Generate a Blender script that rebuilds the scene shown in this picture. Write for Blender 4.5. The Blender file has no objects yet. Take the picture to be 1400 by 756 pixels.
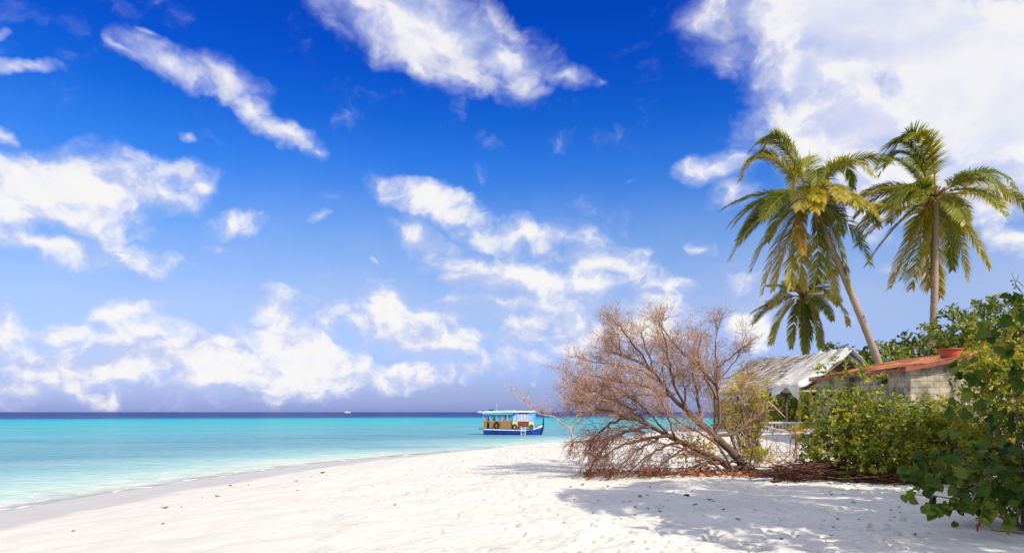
import bpy, math, random
import numpy as np
from mathutils import Vector, Matrix, Euler

random.seed(7)
rng = np.random.default_rng(11)
scene = bpy.context.scene
col = scene.collection
R = math.radians
F_PX, CX, HZ, EYE = 933.0, 700.0, 563.0, 3.0      # focal length and horizon of the photograph, eye height above the sea


def at(px, py, d):
    """point of the place seen at a photo pixel, d metres ahead"""
    return Vector(((px - CX) / F_PX * d, d, EYE - (py - HZ) / F_PX * d))


# ------------------------------------------------------------------ object helpers
def link(o, parent=None):
    col.objects.link(o)
    if parent is not None:
        o.parent = parent
    return o


def tag(o, label=None, cat=None, group=None, kind=None):
    if label: o['label'] = label
    if cat: o['category'] = cat
    if group: o['group'] = group
    if kind: o['kind'] = kind
    return o


def thing(name, label, cat, loc=(0, 0, 0), rz=0.0, group=None):
    o = bpy.data.objects.new(name, None)
    o.empty_display_size = 0.3
    o.location = loc
    o.rotation_euler = (0, 0, rz)
    link(o)
    return tag(o, label, cat, group)


def part(name, me, mat, parent=None, world=True, label=None):
    """link mesh data as ONE object; verts given in world space are moved into the parent's space"""
    o = bpy.data.objects.new(name, me)
    me.materials.append(mat)
    link(o, parent)
    if parent is not None and world:
        root = parent
        off = Matrix.Identity(4)
        while root is not None:
            off = Matrix.LocRotScale(root.location, root.rotation_euler, root.scale) @ off
            root = root.parent
        me.transform(off.inverted())
    if label: o['label'] = label
    return o


def np_mesh(name, verts, faces, tint=None, smooth=False, attr='tint'):
    """faces: (n,k) int array or list of tuples"""
    me = bpy.data.meshes.new(name)
    verts = np.asarray(verts, dtype=np.float32)
    if isinstance(faces, np.ndarray):
        n, k = faces.shape
        me.vertices.add(len(verts)); me.vertices.foreach_set('co', verts.ravel())
        me.loops.add(n * k); me.loops.foreach_set('vertex_index', faces.ravel().astype(np.int32))
        me.polygons.add(n)
        me.polygons.foreach_set('loop_start', np.arange(0, n * k, k, dtype=np.int32))
        me.polygons.foreach_set('loop_total', np.full(n, k, dtype=np.int32))
        me.update(calc_edges=True)
    else:
        me.from_pydata([tuple(v) for v in verts], [], [tuple(f) for f in faces])
    if tint is not None:
        a = me.attributes.new(attr, 'FLOAT', 'POINT')
        a.data.foreach_set('value', np.asarray(tint, dtype=np.float32).ravel())
    if smooth:
        me.polygons.foreach_set('use_smooth', np.ones(len(me.polygons), dtype=bool))
    me.update()
    return me


class MB:
    """collects boxes, tubes and sheets into ONE mesh"""
    def __init__(s):
        s.v, s.f, s.t = [], [], []

    def add(s, vs, fs, t=0.5):
        b = len(s.v)
        s.v += [tuple(v) for v in vs]
        s.f += [tuple(i + b for i in f) for f in fs]
        s.t += [t] * len(vs)
        return s

    def box(s, c, size, rot=None, bevel=0.0, t=0.5):
        x, y, z = [q / 2 for q in size]
        b = min(bevel, x * .45, y * .45, z * .45)
        M = rot if rot is not None else Matrix.Identity(3)
        c = Vector(c)
        if b <= 0:
            vs = [Vector((i * x, j * y, k * z)) for i in (-1, 1) for j in (-1, 1) for k in (-1, 1)]
            fs = [(0, 1, 3, 2), (4, 6, 7, 5), (0, 4, 5, 1), (2, 3, 7, 6), (0, 2, 6, 4), (1, 5, 7, 3)]
        else:   # chamfered edges
            rings = [(-z, x - b, y - b), (-z + b, x, y), (z - b, x, y), (z, x - b, y - b)]
            vs, fs = [], []
            for (zz, xx, yy) in rings:
                c2 = b * .7
                for (px, py) in ((xx, yy - c2), (xx - c2, yy), (-xx + c2, yy), (-xx, yy - c2), (-xx, -yy + c2), (-xx + c2, -yy), (xx - c2, -yy), (xx, -yy + c2)):
                    vs.append(Vector((px, py, zz)))
            for r in range(3):
                for i in range(8):
                    j = (i + 1) % 8
                    fs.append((r * 8 + i, r * 8 + j, r * 8 + 8 + j, r * 8 + 8 + i))
            fs.append(tuple(range(7, -1, -1))); fs.append(tuple(range(24, 32)))
        return s.add([M @ v + c for v in vs], fs, t)

    def bar(s, a, b, w, h, bevel=0.0, up=(0, 0, 1), t=0.5):
        a, b = Vector(a), Vector(b)
        d = (b - a); L = d.length; d.normalize()
        upv = Vector(up)
        side = upv.cross(d)
        if side.length < 1e-4: side = Vector((1, 0, 0)).cross(d)
        side.normalize()
        u = d.cross(side)
        M = Matrix((d, side, u)).transposed()
        return s.box((a + b) / 2, (L, w, h), M, bevel, t)

    def tube(s, pts, radii, n=6, cap=True, t=0.5):
        pts = [Vector(p) for p in pts]
        if not hasattr(radii, '__len__'): radii = [radii] * len(pts)
        base = len(s.v)
        ref = Vector((0.31, 0.2, 0.93))
        for i, p in enumerate(pts):
            d = (pts[min(i + 1, len(pts) - 1)] - pts[max(i - 1, 0)])
            if d.length < 1e-9: d = Vector((0, 0, 1))
            d.normalize()
            a = d.cross(ref)
            if a.length < .05: a = d.cross(Vector((1, 0, 0)))
            a.normalize(); b = d.cross(a)
            for k in range(n):
                an = 2 * math.pi * k / n
                s.v.append(tuple(p + (a * math.cos(an) + b * math.sin(an)) * radii[i]))
                s.t.append(t if not callable(t) else t(i / (len(pts) - 1)))
        for i in range(len(pts) - 1):
            for k in range(n):
                k2 = (k + 1) % n
                o = base + i * n
                s.f.append((o + k, o + n + k, o + n + k2, o + k2))
        if cap:
            s.f.append(tuple(base + k for k in range(n)))
            o = base + (len(pts) - 1) * n
            s.f.append(tuple(o + k for k in range(n - 1, -1, -1)))
        return s

    def lathe(s, c, prof, n=20, axis='z', t=0.5):
        c = Vector(c); base = len(s.v)
        for (r, h) in prof:
            for k in range(n):
                an = 2 * math.pi * k / n
                p = Vector((r * math.cos(an), r * math.sin(an), h))
                if axis == 'y': p = Vector((p.x, p.z, p.y))
                s.v.append(tuple(c + p)); s.t.append(t)
        for i in range(len(prof) - 1):
            for k in range(n):
                k2 = (k + 1) % n; o = base + i * n
                s.f.append((o + k, o + k2, o + n + k2, o + n + k))
        return s

    def mesh(s, name, smooth=False, attr=True):
        return np_mesh(name, s.v, s.f, s.t if attr else None, smooth)

    def build(s, name, mat, parent=None, smooth=False, world=True, label=None):
        return part(name, s.mesh(name, smooth), mat, parent, world, label)


# ------------------------------------------------------------------ materials
def new_mat(name):
    m = bpy.data.materials.new(name); m.use_nodes = True
    nt = m.node_tree; nt.nodes.clear()
    out = nt.nodes.new('ShaderNodeOutputMaterial')
    return m, nt, out


def N(nt, typ, **kw):
    n = nt.nodes.new(typ)
    for k, v in kw.items():
        if k == 'ins':
            for i, val in v.items(): n.inputs[i].default_value = val
        else: setattr(n, k, v)
    return n


def L(nt, a, b): nt.links.new(a, b)


def ramp(nt, stops, fac=None, interp='LINEAR'):
    r = N(nt, 'ShaderNodeValToRGB'); r.color_ramp.interpolation = interp
    cr = r.color_ramp
    while len(cr.elements) < len(stops): cr.elements.new(0.5)
    for e, (p, c) in zip(cr.elements, stops):
        e.position = p; e.color = (*c, 1) if len(c) == 3 else c
    if fac is not None: L(nt, fac, r.inputs[0])
    return r


def noise(nt, vec, scale, detail=4, rough=.55, dist=0.0):
    n = N(nt, 'ShaderNodeTexNoise', ins={'Scale': scale, 'Detail': detail, 'Roughness': rough, 'Distortion': dist})
    if vec is not None: L(nt, vec, n.inputs['Vector'])
    return n


def simple(name, c, rough=.6, var=.25, scale=6.0, bump=.15, bscale=30., c2=None, metal=0., spec=.4, stretch=None):
    """paint, wood, cloth: a base colour broken up by noise, with a fine bump"""
    m, nt, out = new_mat(name)
    tc = N(nt, 'ShaderNodeTexCoord'); vec = tc.outputs['Object']
    if stretch:
        mp = N(nt, 'ShaderNodeMapping', ins={'Scale': stretch}); L(nt, vec, mp.inputs[0]); vec = mp.outputs[0]
    n1 = noise(nt, vec, scale, 6, .6)
    cc2 = c2 if c2 else tuple(q * (1 - var) for q in c)
    rp = ramp(nt, [(.35, cc2), (.62, c)], n1.outputs[0])
    p = N(nt, 'ShaderNodeBsdfPrincipled', ins={'Roughness': rough, 'Metallic': metal, 'Specular IOR Level': spec})
    L(nt, rp.outputs[0], p.inputs['Base Color'])
    if bump:
        n2 = noise(nt, vec, bscale, 4, .6)
        b = N(nt, 'ShaderNodeBump', ins={'Strength': bump, 'Distance': .02}); L(nt, n2.outputs[0], b.inputs['Height'])
        L(nt, b.outputs[0], p.inputs['Normal'])
    L(nt, p.outputs[0], out.inputs[0])
    return m


def leaf_mat(name, stops, trans=.35, tcol=(1.0, 1.0, .45), rough=.45, spec=.35):
    """leaf colour from the per-leaf tint; some light passes through the blade"""
    m, nt, out = new_mat(name)
    at_ = N(nt, 'ShaderNodeAttribute', attribute_name='tint')
    rp = ramp(nt, stops, at_.outputs['Fac'])
    p = N(nt, 'ShaderNodeBsdfPrincipled', ins={'Roughness': rough, 'Specular IOR Level': spec})
    L(nt, rp.outputs[0], p.inputs['Base Color'])
    tr = N(nt, 'ShaderNodeBsdfTranslucent')
    mx = N(nt, 'ShaderNodeMix', data_type='RGBA', blend_type='MULTIPLY'); mx.inputs[0].default_value = 1
    L(nt, rp.outputs[0], mx.inputs[6]); mx.inputs[7].default_value = (*[q * 1.6 for q in tcol], 1)
    L(nt, mx.outputs[2], tr.inputs[0])
    ms = N(nt, 'ShaderNodeMixShader'); ms.inputs[0].default_value = trans
    L(nt, p.outputs[0], ms.inputs[1]); L(nt, tr.outputs[0], ms.inputs[2])
    L(nt, ms.outputs[0], out.inputs[0])
    return m


# ------------------------------------------------------------------ the island: shoreline, heights
SHORE = np.array([(-19, -400), (-17.5, -60), (-16.6, -10), (-15.9, 10), (-15.5, 18), (-15.0, 24.6), (-13.4, 32), (-11.2, 40), (-7.1, 47.4),
                  (-2.5, 54), (2, 61), (7, 68), (16, 74), (28, 77), (50, 75), (90, 60), (140, 20), (160, -80), (150, -400)], dtype=float)


def shore_dist(x, y):
    """signed distance to the waterline, positive inland"""
    x = np.asarray(x, float); y = np.asarray(y, float)
    best = np.full(x.shape, 1e12)
    for (x0, y0), (x1, y1) in zip(SHORE[:-1], SHORE[1:]):
        dx, dy = x1 - x0, y1 - y0
        t = np.clip(((x - x0) * dx + (y - y0) * dy) / (dx * dx + dy * dy), 0, 1)
        best = np.minimum(best, (x - x0 - t * dx) ** 2 + (y - y0 - t * dy) ** 2)
    inside = np.zeros(x.shape, bool)
    n = len(SHORE)
    for i in range(n):
        x0, y0 = SHORE[i]; x1, y1 = SHORE[(i + 1) % n]
        c = ((y0 > y) != (y1 > y))
        with np.errstate(divide='ignore', invalid='ignore'):
            xi = (x1 - x0) * (y - y0) / (y1 - y0 if y1 != y0 else 1e-9) + x0
        inside ^= c & (x < xi)
    return np.where(inside, 1, -1) * np.sqrt(best)


def ss(a, b, x):
    t = np.clip((np.asarray(x, float) - a) / (b - a), 0, 1)
    return t * t * (3 - 2 * t)


def vnoise(x, y, seed=0):
    """smooth value noise"""
    xi = np.floor(x).astype(np.int64); yi = np.floor(y).astype(np.int64)
    fx = x - xi; fy = y - yi
    fx = fx * fx * (3 - 2 * fx); fy = fy * fy * (3 - 2 * fy)
    def h(a, b):
        v = (a * 374761393 + b * 668265263 + seed * 974711) & 0x7fffffff
        v = ((v ^ (v >> 13)) * 1274126177) & 0x7fffffff
        return ((v ^ (v >> 16)) & 0xffff) / 65535.0
    return (h(xi, yi) * (1 - fx) + h(xi + 1, yi) * fx) * (1 - fy) + (h(xi, yi + 1) * (1 - fx) + h(xi + 1, yi + 1) * fx) * fy


def ground_base(x, y, s=None):
    x = np.asarray(x, float); y = np.asarray(y, float)
    if s is None: s = shore_dist(x, y)
    z = np.interp(s, [-400, -60, -20, -6, 0, 2.5, 4.8, 10, 16, 60], [-9, -4, -1.3, -.35, 0, .16, .36, .98, 1.35, 1.45])
    dune = .6 * ss(17, 30, y) * ss(4, 12, x) * (1 - ss(44, 56, y))
    z = z + dune + .16 * ss(19, 22, y) * ss(9.4, 10.4, x) * (1 - ss(11.6, 13, x)) * (1 - ss(23, 26, y))
    soft = ss(3.5, 9, s)
    z = z + soft * (.12 * (vnoise(x * .35, y * .35, 3) - .5) + .06 * (vnoise(x * 1.1, y * 1.1, 4) - .5))
    return z


def gz(x, y):
    return float(ground_base(np.array([x]), np.array([y]))[0])


def axis(segs):
    out = []
    for a, b, st in segs:
        out += list(np.arange(a, b, st))
    return np.array(out)


# ------------------------------------------------------------------ sand
def build_sand():
    xs = np.concatenate([-np.geomspace(30, 7000, 26)[::-1], axis([(-29, -11, .4), (-11, -4.5, .09), (-4.5, 6, .04), (6, 10, .08), (10, 24, .25), (24, 80, 1.5)]), np.geomspace(80, 7000, 24)])
    ys = np.concatenate([-np.geomspace(8, 7000, 24)[::-1], axis([(-6, 5.6, .4), (5.6, 13, .038), (13, 22, .065), (22, 40, .16), (40, 85, .4)]), np.geomspace(85, 9000, 34)])
    X, Y = np.meshgrid(xs, ys)
    s = shore_dist(X, Y)
    Z = ground_base(X, Y, s)
    # wind ripples, lumps and trodden sand
    dry = ss(5, 9, s)
    tro = dry * ss(-7.5, -1.5, X + .1 * (Y - 10)) * (1 - ss(34, 50, Y))
    lump = .05 * (vnoise(X * 1.9, Y * 1.9, 8) - .5) + .022 * (vnoise(X * 5.1 + 3, Y * 5.1, 9) - .5)
    Z += lump * (.25 * dry + .75 * tro) + dry * (.006 + .012 * tro) * (vnoise(X * 11, Y * 11, 10) - .5)
    # footprints: short oval dents with a raised rim
    fr = np.random.default_rng(5)
    for i in range(3000):
        yy = 6.2 + 29 * fr.random() ** 1.9
        lo, hi = -.30 * yy, .62 * yy
        xx = lo + (hi - lo) * (fr.random() ** .75)
        if yy < 14 and fr.random() < .5 * (xx < -.05 * yy): continue
        ang = fr.normal(.95, .5); ln = fr.uniform(.06, .13) * (1 + yy / 50); wd = ln * fr.uniform(.34, .5); dep = fr.uniform(.03, .08) * (1 + yy / 50)
        i0, i1 = np.searchsorted(xs, [xx - .5, xx + .5]); j0, j1 = np.searchsorted(ys, [yy - .5, yy + .5])
        if i1 <= i0 or j1 <= j0: continue
        sx = X[j0:j1, i0:i1] - xx; sy = Y[j0:j1, i0:i1] - yy
        u = (sx * math.cos(ang) + sy * math.sin(ang)) / ln; v = (-sx * math.sin(ang) + sy * math.cos(ang)) / wd
        r = np.sqrt(u * u + v * v)
        Z[j0:j1, i0:i1] += dep * (-(1 - ss(.35, 1.15, r)) + .10 * np.exp(-((r - 1.4) / .35) ** 2)) * dry[j0:j1, i0:i1]
    ny, nx = X.shape
    V = np.stack([X, Y, Z], -1).reshape(-1, 3)
    idx = np.arange(ny * nx).reshape(ny, nx)
    Fc = np.stack([idx[:-1, :-1], idx[:-1, 1:], idx[1:, 1:], idx[1:, :-1]], -1).reshape(-1, 4)
    me = np_mesh('sand', V, Fc, s.ravel(), True, attr='shore')
    m, nt, out = new_mat('coral_sand')
    geo = N(nt, 'ShaderNodeNewGeometry')
    at_ = N(nt, 'ShaderNodeAttribute', attribute_name='shore')
    nb = noise(nt, geo.outputs['Position'], .35, 3)
    wob = N(nt, 'ShaderNodeMath', operation='MULTIPLY_ADD', ins={1: 2.2, 2: -1.1}); L(nt, nb.outputs[0], wob.inputs[0])
    wet = N(nt, 'ShaderNodeMath', operation='ADD'); L(nt, at_.outputs['Fac'], wet.inputs[0]); L(nt, wob.outputs[0], wet.inputs[1])
    dryf = N(nt, 'ShaderNodeMapRange', interpolation_type='SMOOTHSTEP', ins={1: 3.3, 2: 4.3, 3: 0., 4: 1.}); L(nt, wet.outputs[0], dryf.inputs[0])
    n1 = noise(nt, geo.outputs['Position'], .9, 6, .65)
    dryc = ramp(nt, [(.3, (.495, .472, .418)), (.7, (.575, .555, .50))], n1.outputs[0])
    n3 = noise(nt, geo.outputs['Position'], 130, 3, .7)
    grain = ramp(nt, [(.3, (.80, .78, .75)), (.5, (1, 1, 1))], n3.outputs[0])
    gm = N(nt, 'ShaderNodeMix', data_type='RGBA', blend_type='MULTIPLY'); gm.inputs[0].default_value = .6
    L(nt, dryc.outputs[0], gm.inputs[6]); L(nt, grain.outputs[0], gm.inputs[7])
    wetc = ramp(nt, [(.3, (.40, .37, .32)), (.7, (.46, .43, .375))], n1.outputs[0])
    mx = N(nt, 'ShaderNodeMix', data_type='RGBA'); L(nt, dryf.outputs[0], mx.inputs[0])
    L(nt, wetc.outputs[0], mx.inputs[6]); L(nt, gm.outputs[2], mx.inputs[7])
    p = N(nt, 'ShaderNodeBsdfPrincipled')
    L(nt, mx.outputs[2], p.inputs['Base Color'])
    rg = N(nt, 'ShaderNodeMapRange', ins={1: 0., 2: 1., 3: .38, 4: .95}); L(nt, dryf.outputs[0], rg.inputs[0]); L(nt, rg.outputs[0], p.inputs['Roughness'])
    sp = N(nt, 'ShaderNodeMapRange', ins={1: 0., 2: 1., 3: .14, 4: .1}); L(nt, dryf.outputs[0], sp.inputs[0]); L(nt, sp.outputs[0], p.inputs['Specular IOR Level'])
    n2 = noise(nt, geo.outputs['Position'], 11, 6, .7)
    bs = N(nt, 'ShaderNodeMath', operation='MULTIPLY', ins={1: .45}); L(nt, dryf.outputs[0], bs.inputs[0])
    b = N(nt, 'ShaderNodeBump', ins={'Distance': .03}); L(nt, bs.outputs[0], b.inputs['Strength']); L(nt, n2.outputs[0], b.inputs['Height'])
    L(nt, b.outputs[0], p.inputs['Normal'])
    L(nt, p.outputs[0], out.inputs[0])
    o = part('sand', me, m)
    tag(o, 'white coral sand beach with footprints', kind='structure')


# ------------------------------------------------------------------ sea
def build_sea():
    xs = np.concatenate([-np.geomspace(60, 12000, 40)[::-1], axis([(-59, -30, 1.5), (-30, 40, .5), (40, 60, 1.5)]), np.geomspace(60, 12000, 40)])
    ys = np.concatenate([-np.geomspace(30, 6000, 20)[::-1], axis([(-28, 8, 2.), (8, 85, .5)]), np.geomspace(85, 14000, 60)])
    X, Y = np.meshgrid(xs, ys)
    s = -shore_dist(X, Y)
    ny, nx = X.shape
    V = np.stack([X, Y, np.zeros_like(X)], -1).reshape(-1, 3)
    idx = np.arange(ny * nx).reshape(ny, nx)
    Fc = np.stack([idx[:-1, :-1], idx[:-1, 1:], idx[1:, 1:], idx[1:, :-1]], -1)
    keep = (s > -6)
    kk = (keep[:-1, :-1] | keep[:-1, 1:] | keep[1:, 1:] | keep[1:, :-1])
    me = np_mesh('sea', V, Fc[kk].reshape(-1, 4), s.ravel(), True, attr='shore')
    me.materials.clear()
    m, nt, out = new_mat('lagoon_water')
    geo = N(nt, 'ShaderNodeNewGeometry'); pos = geo.outputs['Position']
    at_ = N(nt, 'ShaderNodeAttribute', attribute_name='shore'); so = at_.outputs['Fac']
    def mapped(sc):
        mp = N(nt, 'ShaderNodeMapping', ins={'Scale': sc}); L(nt, pos, mp.inputs[0]); return mp.outputs[0]
    # colour of the water by its depth over the sand flat, the reef edge and the open sea
    big = noise(nt, mapped((.012, .03, 1)), 1.0, 5, .6)
    wob = N(nt, 'ShaderNodeMath', operation='MULTIPLY_ADD', ins={1: .9, 2: .55}); L(nt, big.outputs[0], wob.inputs[0])
    sd = N(nt, 'ShaderNodeMath', operation='MULTIPLY'); L(nt, so, sd.inputs[0]); L(nt, wob.outputs[0], sd.inputs[1])
    lg = N(nt, 'ShaderNodeMath', operation='LOGARITHM', ins={1: 10.}); 
    s1 = N(nt, 'ShaderNodeMath', operation='MAXIMUM', ins={1: 1.}); L(nt, sd.outputs[0], s1.inputs[0]); L(nt, s1.outputs[0], lg.inputs[0])
    l3 = N(nt, 'ShaderNodeMath', operation='DIVIDE', ins={1: 3.2}); L(nt, lg.outputs[0], l3.inputs[0])   # 1 m..1600 m -> 0..1
    P = WATER
    cr = ramp(nt, P, l3.outputs[0])
    # paler sandy shoals and dark seagrass streaks
    sh = noise(nt, mapped((.03, .10, 1)), 1.0, 5, .6, .6)
    shr = ramp(nt, [(.30, (.60, .66, .84)), (.45, (1, 1, 1)), (.53, (1, 1, 1)), (.68, (1.5, 1.10, 1.15))], sh.outputs[0])
    cm = N(nt, 'ShaderNodeMix', data_type='RGBA', blend_type='MULTIPLY'); cm.inputs[0].default_value = .8
    L(nt, cr.outputs[0], cm.inputs[6]); L(nt, shr.outputs[0], cm.inputs[7])
    # waves
    w1 = noise(nt, mapped((.8, 1.7, 1)), 1.0, 5, .6, .4)
    w2 = noise(nt, mapped((3.2, 6.0, 1)), 1.0, 3, .6)
    wa = N(nt, 'ShaderNodeMath', operation='MULTIPLY_ADD', ins={1: .35}); L(nt, w2.outputs[0], wa.inputs[0]); L(nt, w1.outputs[0], wa.inputs[2])
    calm = N(nt, 'ShaderNodeMapRange', ins={1: 0., 2: 8., 3: .12, 4: 1.}); L(nt, so, calm.inputs[0])
    bstr = N(nt, 'ShaderNodeMath', operation='MULTIPLY', ins={1: .55}); L(nt, calm.outputs[0], bstr.inputs[0])
    b = N(nt, 'ShaderNodeBump', ins={'Distance': .16}); L(nt, wa.outputs[0], b.inputs['Height']); L(nt, bstr.outputs[0], b.inputs['Strength'])
    # small colour ripple: light focused by the waves on the bottom
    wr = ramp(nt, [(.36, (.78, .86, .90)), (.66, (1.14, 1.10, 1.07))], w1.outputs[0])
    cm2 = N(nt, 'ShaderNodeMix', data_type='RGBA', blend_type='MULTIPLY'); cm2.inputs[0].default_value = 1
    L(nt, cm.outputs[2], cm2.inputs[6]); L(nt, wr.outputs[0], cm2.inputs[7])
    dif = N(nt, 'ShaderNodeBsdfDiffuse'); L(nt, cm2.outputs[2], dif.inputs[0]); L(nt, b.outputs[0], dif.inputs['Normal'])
    glo = N(nt, 'ShaderNodeBsdfGlossy', ins={'Roughness': .09}); L(nt, b.outputs[0], glo.inputs['Normal'])
    fr = N(nt, 'ShaderNodeFresnel', ins={'IOR': 1.33}); L(nt, b.outputs[0], fr.inputs['Normal'])
    fr1 = N(nt, 'ShaderNodeMath', operation='MULTIPLY', ins={1: .40}); L(nt, fr.outputs[0], fr1.inputs[0])
    fr2 = N(nt, 'ShaderNodeMath', operation='MINIMUM', ins={1: .19}); L(nt, fr1.outputs[0], fr2.inputs[0])
    # clear over the sand at the edge
    tr = N(nt, 'ShaderNodeBsdfTransparent', ins={0: (.93, .99, .97, 1)})
    nz = noise(nt, mapped((.5, .5, 1)), 1.0, 4, .6)
    so2 = N(nt, 'ShaderNodeMath', operation='MULTIPLY_ADD', ins={1: 3.0, 2: -1.5}); L(nt, nz.outputs[0], so2.inputs[0])
    so3 = N(nt, 'ShaderNodeMath', operation='ADD'); L(nt, so, so3.inputs[0]); L(nt, so2.outputs[0], so3.inputs[1])
    body = N(nt, 'ShaderNodeMapRange', interpolation_type='SMOOTHSTEP', ins={1: -.9, 2: 1.6, 3: 0., 4: .98}); L(nt, so3.outputs[0], body.inputs[0])
    ms = N(nt, 'ShaderNodeMixShader'); L(nt, body.outputs[0], ms.inputs[0]); L(nt, tr.outputs[0], ms.inputs[1]); L(nt, dif.outputs[0], ms.inputs[2])
    mg = N(nt, 'ShaderNodeMixShader'); L(nt, fr2.outputs[0], mg.inputs[0]); L(nt, ms.outputs[0], mg.inputs[1]); L(nt, glo.outputs[0], mg.inputs[2])
    # foam: thin broken lines parallel to the waterline
    fn = noise(nt, mapped((.22, .22, 1)), 1.0, 3, .5)
    fo = N(nt, 'ShaderNodeMath', operation='MULTIPLY_ADD', ins={1: 7.0, 2: -3.2}); L(nt, fn.outputs[0], fo.inputs[0])
    fs = N(nt, 'ShaderNodeMath', operation='ADD'); L(nt, so, fs.inputs[0]); L(nt, fo.outputs[0], fs.inputs[1])
    tot = None
    for (c0, wd, st) in ((.35, .20, .8), (1.7, .11, .5), (3.6, .12, .3)):
        df = N(nt, 'ShaderNodeMath', operation='SUBTRACT', ins={1: c0}); L(nt, fs.outputs[0], df.inputs[0])
        ab = N(nt, 'ShaderNodeMath', operation='ABSOLUTE'); L(nt, df.outputs[0], ab.inputs[0])
        mr = N(nt, 'ShaderNodeMapRange', interpolation_type='SMOOTHSTEP', ins={1: 0., 2: wd, 3: st, 4: 0.}); L(nt, ab.outputs[0], mr.inputs[0])
        if tot is None: tot = mr.outputs[0]
        else:
            ad = N(nt, 'ShaderNodeMath', operation='MAXIMUM'); L(nt, tot, ad.inputs[0]); L(nt, mr.outputs[0], ad.inputs[1]); tot = ad.outputs[0]
    bn = noise(nt, mapped((.9, .9, 1)), 1.0, 5, .7)
    br = N(nt, 'ShaderNodeMapRange', ins={1: .42, 2: .58, 3: 0., 4: 1.}); L(nt, bn.outputs[0], br.inputs[0])
    ff = N(nt, 'ShaderNodeMath', operation='MULTIPLY'); L(nt, tot, ff.inputs[0]); L(nt, br.outputs[0], ff.inputs[1])
    foam = N(nt, 'ShaderNodeBsdfDiffuse', ins={0: (.85, .85, .78, 1)})
    mf = N(nt, 'ShaderNodeMixShader'); L(nt, ff.outputs[0], mf.inputs[0]); L(nt, mg.outputs[0], mf.inputs[1]); L(nt, foam.outputs[0], mf.inputs[2])
    L(nt, mf.outputs[0], out.inputs[0])
    o = part('sea', me, m)
    tag(o, 'turquoise lagoon turning navy at the horizon', kind='structure')


def lp(m):   # metres from the shore -> ramp position
    return min(1, math.log10(max(1, m)) / 3.2)


WATER = [(lp(1), (.52, .52, .45)), (lp(4), (.40, .52, .45)), (lp(9), (.22, .40, .40)), (lp(20), (.115, .27, .325)), (lp(45), (.10, .29, .345)), (lp(110), (.058, .33, .36)),
         (lp(200), (.020, .33, .37)), (lp(270), (.010, .25, .34)), (lp(330), (.004, .055, .22)), (lp(600), (.003, .028, .15))]


# ------------------------------------------------------------------ world: sky and clouds
TO_SUN = Vector((.535, -.515, .67)).normalized()
SKY_STR = .1


def dir_px(px, py):
    return Vector(((px - CX) / F_PX, 1.0, (HZ - py) / F_PX)).normalized()


# cloud banks: bearing (in photo pixels of a level look along +Y), half sizes, tilt in degrees, weight
CLOUDS = [
    (585, 42, 120, 52, 18, 1.15), (690, 85, 80, 34, 20, .85), (770, 112, 62, 20, 14, .75), (822, 126, 26, 15, 10, .65), (500, 12, 46, 26, 30, .8), (572, 104, 20, 28, -10, .6),
    (235, 88, 85, 26, 24, .85), (160, 62, 46, 10, 38, .5), (212, 46, 36, 9, 22, .45), (325, 112, 48, 28, 30, .85), (352, 152, 36, 22, 55, .8), (398, 190, 52, 18, 33, .85), (432, 212, 18, 9, 10, .6),
    (250, 182, 34, 13, 25, .45), (20, 85, 90, 16, -4, .42), (8, 38, 26, 16, 0, .42), (12, 186, 40, 15, 18, .6),
    (70, 262, 170, 44, -2, 1.1), (190, 262, 60, 28, 8, .8), (262, 262, 30, 15, -4, .7), (100, 300, 130, 34, 5, .75), (60, 332, 150, 22, 6, .75), (165, 345, 60, 8, 12, .5),
    (330, 306, 58, 22, -12, .75), (362, 296, 20, 14, 0, .5), (300, 336, 40, 12, -5, .5), (432, 302, 28, 10, -25, .6),
    (585, 272, 75, 24, 14, .9), (575, 325, 55, 30, 22, .75), (505, 362, 18, 6, 30, .4), (730, 325, 95, 28, 6, .85), (830, 358, 70, 26, 10, .85), (880, 345, 20, 12, 0, .5),
    (740, 382, 170, 32, 4, .8), (640, 380, 70, 14, 8, .6), (700, 412, 120, 18, 0, .6),
    (532, 422, 40, 36, -15, 1.0), (600, 452, 38, 12, 4, .6),
    (78, 446, 60, 26, -4, .9), (172, 430, 62, 20, -6, .85), (8, 455, 34, 36, 0, .95), (165, 502, 88, 30, -4, 1.0), (292, 484, 48, 30, -20, .95), (368, 452, 32, 46, 10, 1.05),
    (420, 494, 76, 44, 8, 1.05), (320, 512, 110, 20, 0, .8), (470, 520, 30, 24, 0, .6), (548, 515, 58, 26, -16, .9), (638, 502, 24, 28, 0, .7), (727, 517, 11, 11, 0, .5),
    (800, 460, 46, 26, -12, .95), (892, 438, 46, 30, 0, 1.0), (1018, 445, 46, 40, 0, .85), (1012, 385, 32, 24, 0, .6),
    (1230, 35, 150, 70, 10, 1.7), (1380, 120, 150, 90, 0, 1.7), (1065, 18, 85, 42, 12, .95), (1180, 170, 120, 70, 0, 1.2), (1330, 245, 130, 55, 0, 1.25),
    (200, 495, 380, 62, 0, .80), (590, 465, 260, 66, 0, .62), (1125, 95, 75, 55, 25, 1.15), (1240, 255, 120, 55, 0, 1.2), (120, 350, 280, 45, 8, .42), (760, 400, 220, 50, 0, .42),
    (985, 232, 70, 24, -12, .8), (1000, 268, 34, 34, 0, .7), (962, 336, 34, 13, 0, .6), (866, 253, 26, 7, -8, .45),
    (1385, 335, 90, 26, 0, .8), (1210, 370, 90, 22, 0, .3), (1160, 440, 60, 26, 0, .35), (920, 395, 60, 30, 0, .4),
    (1700, 100, 300, 200, 0, 1.0), (-500, 250, 350, 70, 0, .9), (-420, 60, 220, 60, 20, .8), (-450, 470, 380, 40, 0, .9), (1750, 430, 300, 60, 0, .8),
]


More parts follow.
